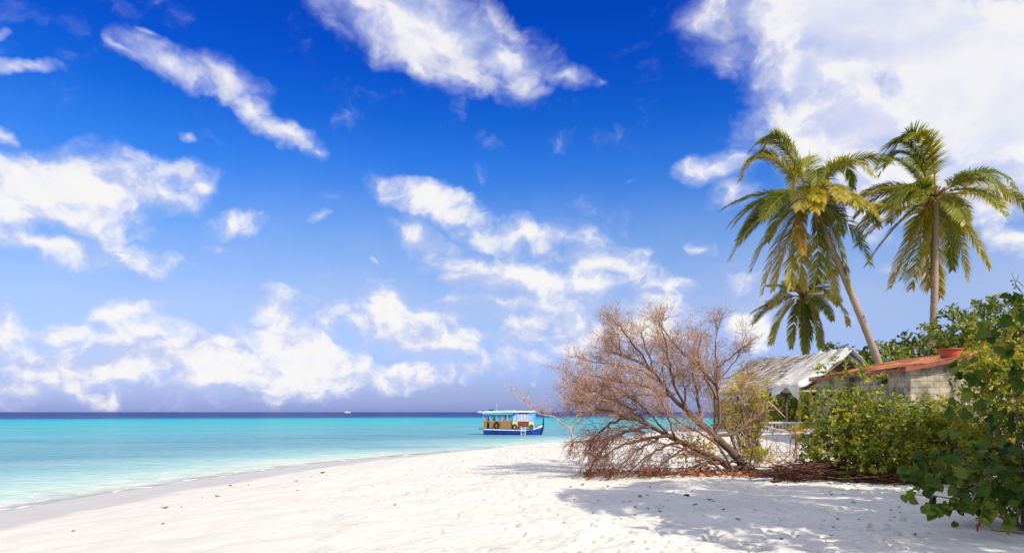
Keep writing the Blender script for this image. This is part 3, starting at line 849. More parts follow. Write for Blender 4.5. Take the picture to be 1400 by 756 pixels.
def make_palms():
    mats = dict(
        trunk=palm_bark(), fibre=simple('palm_fibre', (.20, .10, .045), .9, .5, 9),
        frond=leaf_mat('palm_frond', [(.0, (.045, .075, .008)), (.32, (.125, .16, .011)), (.58, (.31, .27, .018)), (.80, (.52, .37, .04)), (1, (.38, .19, .035))], .40, (1, .95, .3), .38, .5),
        dead_frond=leaf_mat('dead_frond', [(.45, (.12, .12, .012)), (.68, (.30, .21, .025)), (1, (.30, .16, .03))], .3, (1, .7, .3), .7, .2),
        nut=simple('coconut_husk', (.28, .10, .02), .5, .4, 5, c2=(.18, .14, .02)))
    # leaning palm on the left
    d = 36.0
    c = at(1108, 272, d)
    base = at(1236, 600, d); base.z = gz(base.x, base.y) - .1
    def z2(ox, oy, s): return lambda x, y: (ox + x / s, oy + y / s)
    f = z2(980, 170, 3.15)
    raw = [  # mid x, mid y, tip x, tip y (zoomed crop), side, dead
        (300, 60, 155, 105, 1, 0), (270, 75, 190, 130, -1, 0), (330, 110, 230, 35, 1, 0), (215, 150, 95, 250, -1, 0), (240, 130, 120, 200, 1, 0),
        (210, 295, 30, 360, 1, 0), (190, 335, 40, 450, -1, 0), (200, 400, 48, 590, -1, .1), (260, 440, 160, 620, 1, .1), (280, 480, 185, 735, -1, .15),
        (300, 500, 235, 720, -1, .3), (325, 450, 300, 600, -1, 1.), (345, 500, 330, 700, 1, .2), (370, 520, 390, 700, 1, .1),
        (410, 120, 400, 210, 1, 0), (540, 150, 630, 250, 1, 0), (530, 190, 685, 205, -1, 0), (480, 210, 545, 300, -1, 0), (600, 330, 735, 420, 1, 0), (570, 360, 740, 395, -1, 0), (560, 440, 650, 610, -1, 0),
        (500, 480, 560, 720, -1, .1), (470, 500, 530, 750, 1, .15), (440, 520, 430, 720, 1, .1), (420, 310, 395, 420, -1, 0), (450, 330, 470, 440, -1, 0), (340, 330, 320, 420, -1, 0)]
    fr = [(*f(a, b), *f(p, q), s_, dd) for (a, b, p, q, s_, dd) in raw]
    palm('tall coconut palm leaning left over the rusty roof', base, c, fr, d, mats, 3, r0=.21, curve=at(1196, 470, d), nuts=8)
    make_shade_palm(mats)
    # upright palm on the right
    c = at(1279, 268, d)
    base = at(1268, 600, d); base.z = gz(base.x, base.y) - .1
    f = z2(1170, 170, 3.148)
    raw = [(220, 75, 100, 185, 1, 0), (240, 60, 135, 165, -1, 0), (225, 120, 110, 215, 1, 0), (280, 90, 160, 110, -1, 0), (290, 130, 200, 90, 1, 0), (300, 150, 270, 60, 1, 0), (350, 150, 385, 45, 1, 0),
           (190, 235, 75, 290, 1, 0), (170, 270, 0, 320, 1, 0), (225, 325, 125, 410, -1, 0), (200, 420, 60, 600, 1, .1), (150, 400, 15, 520, 1, .1), (230, 500, 135, 705, -1, .15), (270, 520, 225, 710, -1, .2),
           (290, 480, 235, 650, 1, .1), (350, 560, 380, 740, 1, .1), (320, 540, 335, 700, 1, .1), (425, 480, 465, 675, -1, .1), (465, 450, 555, 620, -1, 0), (440, 440, 500, 600, 1, 0),
           (610, 295, 718, 390, -1, 0), (560, 290, 690, 330, 1, 0), (530, 205, 628, 190, 1, 0), (470, 245, 520, 350, -1, 0), (500, 330, 585, 425, 1, 0), (330, 380, 300, 500, -1, 0)]
    fr = [(*f(a, b), *f(p, q), s_, dd) for (a, b, p, q, s_, dd) in raw]
    palm('tall coconut palm with upright straight trunk behind the red tub', base, c, fr, d, mats, 4, r0=.22, curve=at(1279, 470, d), nuts=9)
    # small palm between
    d = 41.0
    c = at(1098, 404, d)
    base = at(1112, 600, d); base.z = gz(base.x, base.y) - .1
    f = z2(1020, 340, 4.725)
    raw = [(220, 295, 95, 415, -1, 0), (235, 320, 120, 380, 1, 0), (235, 410, 160, 615, -1, .05), (300, 450, 262, 650, -1, .1), (260, 440, 210, 600, 1, .1), (365, 480, 362, 680, -1, .15), (420, 450, 435, 650, -1, .25),
           (400, 480, 400, 680, 1, .2), (540, 350, 600, 510, -1, .05), (560, 290, 680, 310, 1, 0), (520, 330, 640, 440, 1, 0), (480, 250, 560, 240, 1, 0), (370, 200, 360, 150, 1, 0), (310, 220, 240, 190, 1, 0), (290, 260, 190, 250, -1, 0), (430, 230, 480, 180, -1, 0)]
    fr = [(*f(a, b), *f(p, q), s_, dd) for (a, b, p, q, s_, dd) in raw]
    palm('small coconut palm behind the thatch, between the two tall ones', base, c, fr, d, mats, 6, r0=.15, scale=.78, nuts=5, extra_back=4)


def make_shade_palm(mats):
    g = np.random.default_rng(77)
    base = Vector((13.6, 5.0, gz(13.6, 5.0) - .1)); c = Vector((11.5, 6.8, 10.6))
    root = palm('leaning coconut palm on the beach whose crown shades the foreground sand', base, c, [], 36.0, mats, 9, r0=.18, curve=(13.2, 5.5, 6.5), nuts=6, extra_back=24)
    root['group'] = 'coconut palms beside the beach'


def palm_bark():
    m, nt, out = new_mat('palm_bark')
    tc = N(nt, 'ShaderNodeTexCoord')
    sep = N(nt, 'ShaderNodeSeparateXYZ'); L(nt, tc.outputs['Object'], sep.inputs[0])
    wv = N(nt, 'ShaderNodeTexWave', wave_type='BANDS', bands_direction='Z', ins={'Scale': 3.1, 'Distortion': 3.2, 'Detail': 3, 'Detail Scale': 2.})
    L(nt, tc.outputs['Object'], wv.inputs[0])
    n1 = noise(nt, tc.outputs['Object'], 3, 5, .6)
    mx = N(nt, 'ShaderNodeMath', operation='MULTIPLY_ADD', ins={1: .45}); L(nt, wv.outputs['Fac'], mx.inputs[0]); L(nt, n1.outputs[0], mx.inputs[2])
    rp = ramp(nt, [(.25, (.17, .125, .095)), (.6, (.27, .205, .155)), (1.0, (.34, .265, .205))], mx.outputs[0])
    p = N(nt, 'ShaderNodeBsdfPrincipled', ins={'Roughness': .85, 'Specular IOR Level': .2}); L(nt, rp.outputs[0], p.inputs['Base Color'])
    b = N(nt, 'ShaderNodeBump', ins={'Strength': .6, 'Distance': .03}); L(nt, mx.outputs[0], b.inputs['Height']); L(nt, b.outputs[0], p.inputs['Normal'])
    L(nt, p.outputs[0], out.inputs[0])
    return m


# ------------------------------------------------------------------ dead tree
def wander(a, b, n, g, amp):
    pts = []
    off = Vector((0, 0, 0))
    for i in range(n + 1):
        t = i / n
        if 0 < i < n: off = off * .6 + Vector(g.normal(size=3)) * amp
        pts.append(a.lerp(b, t) + off * math.sin(math.pi * t))
    return pts


def twig_tree(mb, pts, r, g, depth, dens, bias, spread=.9, gravity=0.0, lens=(.5, 1.1), tint=None):
    """twigs along a branch, recursively finer"""
    n = len(pts)
    tot = sum((pts[i + 1] - pts[i]).length for i in range(n - 1))
    cnt = max(5 if depth == 2 else 1, int(tot * dens + g.random()))
    for k in range(cnt):
        t = g.uniform(.22, 1.0); fi = t * (n - 1); i = min(int(fi), n - 2)
        p = pts[i].lerp(pts[i + 1], fi - i)
        tg = (pts[i + 1] - pts[i]).normalized()
        d = (tg * .75 + Vector(g.normal(size=3)) * spread * .62 + bias).normalized()
        ln = g.uniform(*lens) * (1.15 - .45 * t)
        q = [p]; dd = d.copy()
        for s in range(4):
            dd = (dd + Vector(g.normal(size=3)) * .30 + bias * .18 + Vector((0, 0, -gravity * .25))).normalized()
            q.append(q[-1] + dd * ln / 4)
        rr = max(.0042, r * .46 * (1.1 - .6 * t))
        tn = float(g.random()) if tint is None else float(np.clip(g.normal(tint, .15), 0, 1))
        mb.tube(q, [rr, rr * .85, rr * .7, rr * .55, rr * .35], 3 if depth < 2 else 4, cap=False, t=tn)
        if depth > 0:
            twig_tree(mb, q, rr, g, depth - 1, dens * (1.1 if depth == 2 else .72), bias * .8, spread, gravity, (lens[0] * .55, lens[1] * .55), tint)


def bark_mat(name, c0, c1, c2):
    m, nt, out = new_mat(name)
    at_ = N(nt, 'ShaderNodeAttribute', attribute_name='tint')
    tc = N(nt, 'ShaderNodeTexCoord')
    n1 = noise(nt, tc.outputs['Object'], 7, 5, .65)
    ad = N(nt, 'ShaderNodeMath', operation='MULTIPLY_ADD', ins={1: .6, 2: -.3}); L(nt, n1.outputs[0], ad.inputs[0])
    a2 = N(nt, 'ShaderNodeMath', operation='ADD'); L(nt, ad.outputs[0], a2.inputs[0]); L(nt, at_.outputs['Fac'], a2.inputs[1])
    rp = ramp(nt, [(.15, c0), (.5, c1), (.9, c2)], a2.outputs[0])
    p = N(nt, 'ShaderNodeBsdfPrincipled', ins={'Roughness': .85, 'Specular IOR Level': .2}); L(nt, rp.outputs[0], p.inputs['Base Color'])
    n2 = noise(nt, tc.outputs['Object'], 24, 4, .6)
    b = N(nt, 'ShaderNodeBump', ins={'Strength': .5, 'Distance': .02}); L(nt, n2.outputs[0], b.inputs['Height']); L(nt, b.outputs[0], p.inputs['Normal'])
    L(nt, p.outputs[0], out.inputs[0])
    return m


def build_dead_tree():
    g = np.random.default_rng(21)
    D0 = 18.5
    bark = bark_mat('dead_bark', (.055, .033, .025), (.15, .095, .068), (.36, .27, .20))
    twig = bark_mat('dry_twig', (.10, .042, .026), (.29, .155, .094), (.56, .385, .265))
    red = bark_mat('russet_twig', (.065, .024, .017), (.17, .065, .040), (.33, .17, .10))
    b0 = at(1005, 646, D0)
    root = thing('dead_tree', 'leafless brown dead tree sprawling on the sand', 'dead tree', (b0.x, b0.y, gz(b0.x, b0.y)))
    def P(px, py, dy=0.0):
        d = D0 + dy
        return at(px, py, d)
    def smooth_path(pp, n=16, amp=.03):
        q = []
        m = len(pp) - 1
        for i in range(n + 1):
            f = i / n * m; k = min(int(f), m - 1); u = f - k
            p0, p1, p2, p3 = pp[max(k - 1, 0)], pp[k], pp[k + 1], pp[min(k + 2, m)]
            q.append(.5 * ((2 * p1) + (p2 - p0) * u + (2 * p0 - 5 * p1 + 4 * p2 - p3) * u * u + (3 * p1 - p0 - 3 * p2 + p3) * u ** 3) + Vector(g.normal(size=3)) * amp)
        return q
    gb = lambda px, dy=0: Vector((at(px, 600, D0 + dy).x, D0 + dy, gz(at(px, 600, D0 + dy).x, D0 + dy) - .08))
    A = [gb(1024), P(1004, 622), P(977, 596), P(940, 563, .1), P(918, 541, .2), P(895, 511, .3), P(862, 490, .4), P(826, 478, .5)]
    B = [gb(1008, -.2), P(990, 633, -.2), P(947, 611, -.4), P(914, 596, -.6), P(888, 581, -.7), P(855, 570, -.9), P(820, 560, -1.1), P(786, 566, -1.3)]
    C = [P(977, 596), P(985, 570, .1), P(982, 533, .2), P(980, 504, .3), P(978, 474, .4), P(982, 446, .5)]
    # (path, base radius, tip radius, twig length, density, bias, gravity, material)
    up = Vector((-.18, 0, .35)); upl = Vector((-.32, 0, .30)); lft = Vector((-.42, 0, .22)); dn = Vector((-.32, -.05, -.42))
    trunk = smooth_path(A[:4], 12, .015)
    MB().tube(trunk, [.125 - .0035 * i for i in range(13)], 9, t=.35).build('trunk', bark, root, smooth=True)
    trunk2 = smooth_path(B[:4], 12, .015)
    MB().tube(trunk2, [.105 - .0035 * i for i in range(13)], 9, t=.3).build('trunk', bark, root, smooth=True)
    rt = MB()
    for k in range(9):   # root flare
        s = gb(1012 + g.uniform(-12, 14), g.uniform(-.3, .3)) + Vector((0, 0, .2 * g.random() + .1))
        e = gb(1012 + g.uniform(-60, 60), g.uniform(-.8, .5)) + Vector((0, 0, .05))
        rt.tube(wander(s, e, 5, g, .04), [.05, .045, .035, .03, .02, .01], 6, t=.35)
    rt.build('roots', bark, root, smooth=True)
    specs = [
        (A[3:], .070, .012, upl, .0, twig, (.5, 1.15), 3.9), (B[3:], .058, .012, lft, .05, twig, (.45, 1.0), 3.6), (C, .052, .010, up, .0, twig, (.4, .95), 3.9),
        ([P(982, 533, .2), P(958, 504, .4), P(936, 485, .6), P(915, 462, .8), P(900, 440, .9)], .05, .012, up, 0, twig, (.45, .95), 4.0),
        ([P(940, 563, .1), P(920, 520, -.2), P(912, 480, -.4), P(902, 445, -.5)], .045, .012, up, 0, twig, (.4, .9), 4.0),
        ([P(918, 541, .2), P(880, 528, -.4), P(845, 520, -.8), P(805, 512, -1.1)], .045, .010, upl, 0, twig, (.45, 1.0), 4.0),
        ([P(895, 511, .3), P(884, 478, .5), P(874, 452, .7)], .04, .010, up, 0, twig, (.4, .9), 4.2),
        ([P(888, 581, -.7), P(850, 552, -.3), P(815, 535, .1), P(783, 520, .4)], .045, .010, upl, 0, twig, (.4, 1.0), 4.0),
        ([P(977, 596), P(1007, 590, .3), P(1032, 574, .5), P(1046, 560, .6)], .06, .012, Vector((.15, 0, .3)), 0, twig, (.35, .75), 2.6),
        ([P(980, 504, .3), P(1000, 487, .2), P(1018, 474, .1), P(1027, 468, 0)], .03, .006, Vector((.1, 0, .35)), 0, twig, (.3, .6), 2.5),
        ([P(960, 583, .1), P(953, 540, .9), P(947, 505, 1.3), P(950, 470, 1.6)], .05, .010, up, 0, twig, (.4, .9), 4.0),
        ([P(914, 596, -.6), P(880, 600, -1.1), P(845, 612, -1.5), P(815, 628, -1.7)], .05, .010, dn, .2, red, (.5, .95), 4.0),
        ([P(890, 583, -.7), P(858, 590, -.9), P(830, 605, -1.2), P(806, 640, -1.4)], .045, .010, dn, .25, red, (.5, .95), 4.0),
        ([P(930, 604, -.5), P(905, 612, -1.1), P(880, 628, -1.5), P(862, 644, -1.7)], .045, .010, dn, .25, red, (.4, .8), 4.0),
        ([P(855, 571, -.9), P(832, 580, -.6), P(812, 600, -.4), P(800, 625, -.3)], .04, .010, dn, .2, red, (.5, .9), 4.0),
        ([P(985, 632, -.2), P(958, 634, -.8), P(935, 642, -1.1), P(905, 648, -1.3)], .06, .012, Vector((-.3, 0, .02)), .1, red, (.35, .7), 3.2),
        ([P(1000, 630), P(1020, 632, -.5), P(1036, 642, -.9)], .035, .008, Vector((.2, 0, .05)), .1, red, (.3, .6), 3.0),
        ([P(918, 541, .2), P(880, 540, -.9), P(840, 545, -1.4), P(792, 548, -1.7)], .036, .008, lft, .05, twig, (.4, .9), 4.2),
        ([P(905, 592, -.6), P(868, 572, .5), P(825, 556, 1.0), P(778, 548, 1.2)], .036, .008, lft, .05, twig, (.4, .9), 4.2),
        ([P(914, 596, -.6), P(890, 566, -1.2), P(866, 545, -1.5), P(835, 528, -1.7)], .034, .008, upl, 0, red, (.4, .8), 4.2),
        ([P(925, 600, -.5), P(915, 575, -1.3), P(905, 550, -1.6), P(890, 525, -1.8)], .030, .007, upl, 0, twig, (.4, .8), 4.2),
        ([P(940, 563, .1), P(935, 530, 1.2), P(925, 500, 1.7), P(908, 470, 2.0)], .034, .008, up, 0, twig, (.4, .9), 4.2),
        ([P(895, 511, .3), P(866, 470, -.3), P(850, 450, -.5), P(838, 438, -.6)], .030, .007, upl, 0, twig, (.4, .8), 4.2),
        ([P(880, 590, -.7), P(845, 588, -1.6), P(818, 594, -2.0), P(795, 606, -2.2)], .034, .008, dn, .2, red, (.5, .9), 4.6),
        ([P(900, 600, -.8), P(872, 616, -1.8), P(850, 634, -2.1), P(838, 648, -2.2)], .034, .008, dn, .25, red, (.4, .8), 4.6),
        ([P(940, 610, -.5), P(922, 622, -1.2), P(900, 636, -1.7), P(885, 648, -1.9)], .034, .008, dn, .2, red, (.4, .7), 4.6),
        ([gb(1004, -.5), P(985, 612, -.9), P(955, 590, -1.2), P(925, 575, -1.4), P(895, 560, -1.6)], .040, .008, upl, 0, twig, (.35, .75), 4.2),
        ([gb(998, -.6), P(965, 625, -1.1), P(930, 612, -1.5), P(895, 604, -1.8), P(858, 600, -2.0)], .040, .008, lft, 0, red, (.35, .75), 4.2),
        ([gb(1014, .3), P(1000, 600, .6), P(985, 570, .9), P(972, 540, 1.1), P(962, 505, 1.2)], .036, .008, up, 0, twig, (.35, .75), 4.0),
        ([gb(1022, .1), P(1030, 610, .3), P(1036, 585, .4), P(1040, 560, .5)], .028, .007, Vector((.1, 0, .3)), 0, red, (.3, .6), 3.6),
        ([P(868, 560, -1.0), P(838, 548, -1.3), P(805, 530, -1.5), P(778, 508, -1.6)], .030, .007, upl, 0, twig, (.4, .85), 4.2),
        ([P(900, 520, .2), P(872, 505, 1.0), P(838, 498, 1.3), P(800, 492, 1.5)], .030, .007, upl, 0, twig, (.4, .85), 4.2),
        ([P(981, 520, .3), P(1000, 500, .6), P(1012, 480, .8), P(1020, 455, .9)], .026, .007, Vector((.12, 0, .35)), 0, twig, (.35, .7), 4.2),
        ([P(982, 546, .2), P(965, 520, -.5), P(955, 490, -.8), P(960, 455, -.9)], .028, .007, up, 0, twig, (.35, .8), 4.2),
        ([P(984, 566, .1), P(1004, 545, .5), P(1018, 525, .7), P(1024, 505, .8)], .026, .007, Vector((.15, 0, .3)), 0, twig, (.3, .6), 4.0),
        ([P(860, 490, .4), P(842, 474, .8), P(835, 455, 1.0)], .028, .008, upl, 0, twig, (.4, .8), 4.0),
    ]
    for (pp, r0, r1, bias, grav, mt, lens, dens) in specs:
        q = smooth_path(pp, 14, .018)
        o = MB().tube(q, [r0 + (r1 - r0) * i / 14 for i in range(15)], 7, t=.45).build('branch', bark, root, smooth=True)
        mb = MB()
        twig_tree(mb, q, max(r0 * .5, .018), g, 2, dens * (2.2 if mt is red else 2.9), bias, 1.05 if mt is red else .95, grav, lens, .45 if mt is red else .58)
        # keep twigs above the sand
        mb.v = [(x, y, max(z, 1.27 + .03 * math.sin(x * 31 + y * 17))) for (x, y, z) in mb.v]
        t_ = part('twigs', mb.mesh('twigs'), mt, o)
    # withered leaves clinging to the lower twigs
    n = 1500
    pr = np.random.default_rng(8)
    px = pr.uniform(800, 985, n); py = 585 + 62 * pr.random(n) ** .8; dd = D0 - .4 - 1.6 * pr.random(n)
    pos = np.stack([(px - CX) / F_PX * dd, dd, EYE - (py - HZ) / F_PX * dd], 1)
    ok = vnoise(pos[:, 0] * 3, pos[:, 2] * 3 + pos[:, 1], 5) > .55
    pos = pos[ok]; pos[:, 2] = np.maximum(pos[:, 2], 1.33)
    k = len(pos)
    me = leaves_mesh('dry_leaves', pos, unit(pr.normal(size=(k, 3)) + np.array([0, 0, -.8])), unit(pr.normal(size=(k, 3))), pr.uniform(.05, .10, k), pr.random(k), 'oval')
    part('dry_leaves', me, leaf_mat('dry_leaf', [(0, (.10, .03, .015)), (.5, (.24, .085, .03)), (1, (.42, .20, .07))], .2, (1, .6, .3), .8, .2), root)
    # fallen leaf litter and broken twigs on the ground under it
    n = 900
    px = pr.uniform(800, 1040, n); dd = D0 + pr.normal(-.8, .55, n)
    pos = np.stack([(px - CX) / F_PX * dd, dd, np.zeros(n)], 1)
    pos = pos[vnoise(pos[:, 0] * 2.2, pos[:, 1] * 2.2, 31) > .42]; k = len(pos)
    pos[:, 2] = ground_base(pos[:, 0], pos[:, 1]) + pr.uniform(.01, .09, k)
    me = leaves_mesh('leaf_litter', pos, unit(pr.normal(size=(k, 3)) * np.array([1, 1, .3])), unit(pr.normal(size=(k, 3)) * .5 + np.array([0, 0, 1.])), pr.uniform(.08, .20, k), pr.random(k), 'oval')
    o = part('leaf_litter', me, bpy.data.materials['dry_leaf'])
    tag(o, 'russet dead leaves strewn under the dead tree', 'leaf litter', kind='stuff')


def build_white_shrub():
    g = np.random.default_rng(33)
    D0 = 35.0
    white = bark_mat('bleached_wood', (.22, .14, .105), (.36, .255, .20), (.50, .39, .32))
    b = at(783, 606, D0); b.z = gz(b.x, b.y) - .05
    root = thing('bare_shrub', 'bleached bare shrub reaching out over the water beside the blue boat', 'bare shrub', tuple(b))
    P = lambda px, py, dy=0: at(px, py, D0 + dy)
    main = [b, P(782, 592), P(780, 585), P(765, 576), P(757, 569), P(748, 568), P(738, 566), P(724, 556), P(712, 547), P(702, 541)]
    MB().tube(main, [.05, .046, .042, .034, .03, .027, .022, .016, .010, .006], 7, t=.6).build('stem', white, root, smooth=True)
    q = [P(783, 592), P(786, 575), P(791, 560), P(797, 545)]
    MB().tube(q, [.05, .038, .026, .012], 7, t=.6).build('stem', white, root, smooth=True)
    mb = MB()
    for i in range(5, 10):
        for k in range(5):
            a = main[i - 1].lerp(main[i], g.random()); 
            e = a + Vector((g.uniform(-.75, .12), g.normal() * .3, g.uniform(.25, 1.1)))
            w = wander(a, e, 4, g, .05)
            mb.tube(w, [.017, .014, .011, .008, .004], 4, cap=False, t=.55)
            for m in range(3):
                s = w[1 + m]; e2 = s + Vector((g.uniform(-.4, .2), g.normal() * .15, g.uniform(.1, .5)))
                mb.tube([s, s.lerp(e2, .5), e2], [.009, .007, .004], 3, cap=False, t=.5)
    for k in range(12):
        a = q[1].lerp(q[3], g.random()); e = a + Vector((g.uniform(-.5, .6), g.normal() * .3, g.uniform(.1, .8)))
        mb.tube(wander(a, e, 4, g, .05), [.02, .016, .012, .008, .004], 4, cap=False, t=.5)
    mb.build('twigs', white, root)


# ------------------------------------------------------------------ boats
def build_person(name, label, loc, verts, edges, radii, mats, shirt, rz=0.0, hair=True):
    """one continuous body grown from a skeleton; clothing bands come from the height of each face"""
    me = bpy.data.meshes.new('body')
    me.from_pydata(verts, edges, [])
    tmp = bpy.data.objects.new('body_skeleton', me); col.objects.link(tmp)
    md = tmp.modifiers.new('skin', 'SKIN'); md.use_smooth_shade = True
    for v, r in zip(me.skin_vertices[0].data, radii): v.radius = (r, r)
    me.skin_vertices[0].data[0].use_root = True
    tmp.modifiers.new('sub', 'SUBSURF').levels = 2
    dg = bpy.context.evaluated_depsgraph_get(); dg.update()
    ev = tmp.evaluated_get(dg)
    m2 = bpy.data.meshes.new_from_object(ev)
    bpy.data.objects.remove(tmp, do_unlink=True)
    o = bpy.data.objects.new(name, m2); link(o)
    m2.materials.clear()
    for m in mats: m2.materials.append(m)
    for p in m2.polygons:
        p.material_index = shirt(p.center); p.use_smooth = True
    o.location = loc; o.rotation_euler = (0, 0, rz)
    tag(o, label, 'person')
    return o


def build_boat():
    D = 90.0
    blue = simple('boat_blue_paint', (.008, .055, .34), .35, .35, 1.2, .05, spec=.5, c2=(.005, .034, .22))
    navy = simple('boat_dark_paint', (.012, .016, .045), .4, .3, 2, .05)
    white = simple('boat_white_paint', (.78, .76, .72), .45, .2, 2.5, .05)
    sky_b = simple('boat_light_blue', (.10, .42, .72), .45, .25, 2.5, .05)
    teal = simple('canopy_teal', (.10, .40, .47), .6, .3, 2, .05)
    tan = simple('varnished_board', (.31, .17, .045), .5, .35, 5, .1, stretch=(6, 6, 1))
    yel = simple('cream_panel', (.78, .60, .24), .5, .2, 4, .05)
    redw = simple('red_board', (.22, .045, .022), .5, .4, 4, .1)
    rub = simple('tyre_rubber', (.02, .018, .017), .8, .3, 8, .1)
    post = simple('weathered_post', (.50, .36, .22), .6, .3, 6, .1)
    grey = simple('galvanised_tube', (.70, .70, .68), .35, .15, 6, .03, metal=.2)
    glass, gnt, gout = new_mat('window_glass')
    gp = N(gnt, 'ShaderNodeBsdfPrincipled', ins={'Base Color': (.55, .62, .78, 1), 'Roughness': .08, 'Alpha': .55}); L(gnt, gp.outputs[0], gout.inputs[0])
    rz = R(-9)
    loc = Vector(((702 - CX) / F_PX * D, D, 0))
    root = thing('passenger_boat', 'blue wooden passenger boat with canopy and curved prow anchored in the lagoon', 'boat', loc, rz)
    root.scale = (.96, 1, 1.09)
    kw = dict(world=False)
    # ---- hull by cross sections; +x is the bow
    def sheer(x):  # gunwale height
        return .66 + .10 * max(0, -x / 4.0) + .62 * max(0, (x - 1.8) / 2.3) ** 2.0
    def half(x):
        u = (x + 4.05) / 8.1
        return 1.12 * (math.sin(math.pi * min(1, (.23 + .77 * u) ** .9)) ** .62) if u < 1 else 0.02
    xs = list(np.linspace(-4.05, 4.1, 34))
    V, Fq = [], []
    prof = [(-.45, .12), (-.25, .52), (0.0, .74), (.30, .88), (.7, .97), (1.0, 1.0)]
    for x in xs:
        h = half(x); s_ = sheer(x)
        kx = max(0, (x - 2.6) / 1.5)
        for (zf, wf) in prof:
            z = zf if zf < 0 else zf * s_
            rake = .38 * (1 - zf) * kx ** 1.5
            ww = h * (wf if kx <= 0 else wf * (1 - .25 * kx * (1 - max(zf, 0))))
            V.append((x - rake * .9, ww, z + .18 * kx * (zf < 0)))
    np_ = len(prof)
    nx = len(xs); half_n = nx * np_
    V += [(x, -y, z) for (x, y, z) in V]
    for i in range(nx - 1):
        for k in range(np_ - 1):
            a = i * np_ + k
            Fq.append((a, a + 1, a + np_ + 1, a + np_))
            b = half_n + a
            Fq.append((b, b + np_, b + np_ + 1, b + 1))
        a = i * np_; b = half_n + a
        Fq.append((a, a + np_, b + np_, b))
    Fq.append(tuple(range(np_)) + tuple(half_n + k for k in range(np_ - 1, -1, -1)))
    hull = part('hull', np_mesh('hull', V, Fq, None, True), blue, root, False)
    # painted stripes as thin planking strips
    def strip(z0, z1, out, x0, x1, mat, name):
        mb = MB(); n = 30
        for sg in (1, -1):
            vs = []
            for i in range(n + 1):
                x = x0 + (x1 - x0) * i / n
                h = half(x) + out; s_ = sheer(x)
                for zz in (z0, z1):
                    vs += [(x, sg * h * (1.0 if zz > .9 else .985), s_ * zz), (x, sg * (h - .05), s_ * zz)]
            fs = []
            for i in range(n):
                a = i * 4
                fs += [(a, a + 4, a + 6, a + 2), (a + 1, a + 3, a + 7, a + 5), (a + 2, a + 6, a + 7, a + 3), (a, a + 1, a + 5, a + 4)]
            mb.add(vs, fs)
        return mb.build(name, mat, hull, **kw)
    strip(.80, 1.0, .03, -4.05, 4.0, white, 'rub_rail')
    strip(1.0, 1.10, .045, -4.05, 4.05, navy, 'gunwale')
    # deck
    mb = MB(); vs = []; fs = []
    for i, x in enumerate(xs[:-1]):
        vs += [(x, half(x) * .96, sheer(x) * .9), (x, -half(x) * .96, sheer(x) * .9)]
    for i in range(len(xs) - 2): fs.append((2 * i, 2 * i + 2, 2 * i + 3, 2 * i + 1))
    mb.add(vs, fs); mb.build('deck', post, root, **kw)
    # curved prow
    pr = [(3.72, 0, -.15), (3.95, 0, .35), (4.08, 0, .85), (4.14, 0, 1.35), (4.12, 0, 1.9), (4.02, 0, 2.5), (3.86, 0, 3.0), (3.74, 0, 3.28)]
    MB().tube([Vector(p) for p in pr], [.07, .10, .12, .11, .085, .07, .10, .035], 8).build('prow', navy, root, smooth=True, **kw)
    # stern platform
    MB().box((-4.35, 0, .72), (.75, 1.3, .09), bevel=.02).build('stern_platform', navy, root, **kw)
    # passenger shelter
    y0 = 1.0
    for sg in (-1, 1):
        for (x, w) in ((-4.0, .07), (-3.05, .07), (-2.15, .05), (-1.35, .06), (-.68, .07)):
            MB().box((x, sg * y0 * .97, 1.72), (w, w, 1.85), bevel=.008).build('post', post, root, **kw)
        for (xa, xb) in ((-4.0, -3.55), (-3.0, -.14)):
            b = MB().box(((xa + xb) / 2, sg * y0, 1.20), (xb - xa, .05, .92), bevel=.01)
            pn = b.build('side_panel', tan, root, **kw)
            bt = MB()
            n = int((xb - xa) / .36)
            for k in range(n + 1):
                bt.box((xa + .02 + k * (xb - xa - .04) / max(n, 1), sg * (y0 + .035), 1.20), (.035, .02, .90))
            bt.build('batten', post, pn, **kw)
        MB().box((-2.05, sg * y0, 1.70), (3.9, .07, .06), bevel=.01).build('hand_rail', post, root, **kw)
        MB().box((-2.0, sg * (y0 + .08), 2.54), (4.25, .04, .24), bevel=.01).build('valance', teal, root, **kw)
    # bench backs inside, seen through the openings
    MB().box((-1.8, 0, 1.55), (2.6, .5, .10), bevel=.02).build('bench', white, root, **kw)
    cv = MB(); vs = []; fs = []
    nxs, nys = 14, 12
    for i in range(nxs + 1):
        for j in range(nys + 1):
            x = -4.08 + 4.23 * i / nxs; y = -1.16 + 2.32 * j / nys
            z = 2.66 + .20 * (1 - (y / 1.16) ** 2) + .10 * (i / nxs) + .012 * math.sin(5 * x)
            vs.append((x, y, z))
    k0 = len(vs); vs += [(x, y, z - .07) for (x, y, z) in vs]
    for i in range(nxs):
        for j in range(nys):
            a = i * (nys + 1) + j
            fs += [(a, a + nys + 1, a + nys + 2, a + 1), (k0 + a, k0 + a + 1, k0 + a + nys + 2, k0 + a + nys + 1)]
    for i in range(nxs):
        for j in (0, nys):
            a = i * (nys + 1) + j; fs.append((a, a + nys + 1, k0 + a + nys + 1, k0 + a))
    for j in range(nys):
        for i in (0, nxs):
            a = i * (nys + 1) + j; fs.append((a, a + 1, k0 + a + 1, k0 + a))
    cv.add(vs, fs); cv.build('canopy', simple('canopy_cloth', (.40, .58, .61), .6, .3, 1.5, .05), root, smooth=False, **kw)
    MB().box((-3.15, .2, 2.97), (.55, .5, .16), bevel=.04).build('roof_bag', rub, root, **kw)
    MB().tube([(-2.3, 0, 2.8), (-2.33, 0, 3.3), (-2.40, 0, 3.85)], [.022, .016, .008], 6).build('antenna', grey, root, **kw)
    # wheelhouse
    wy = .93
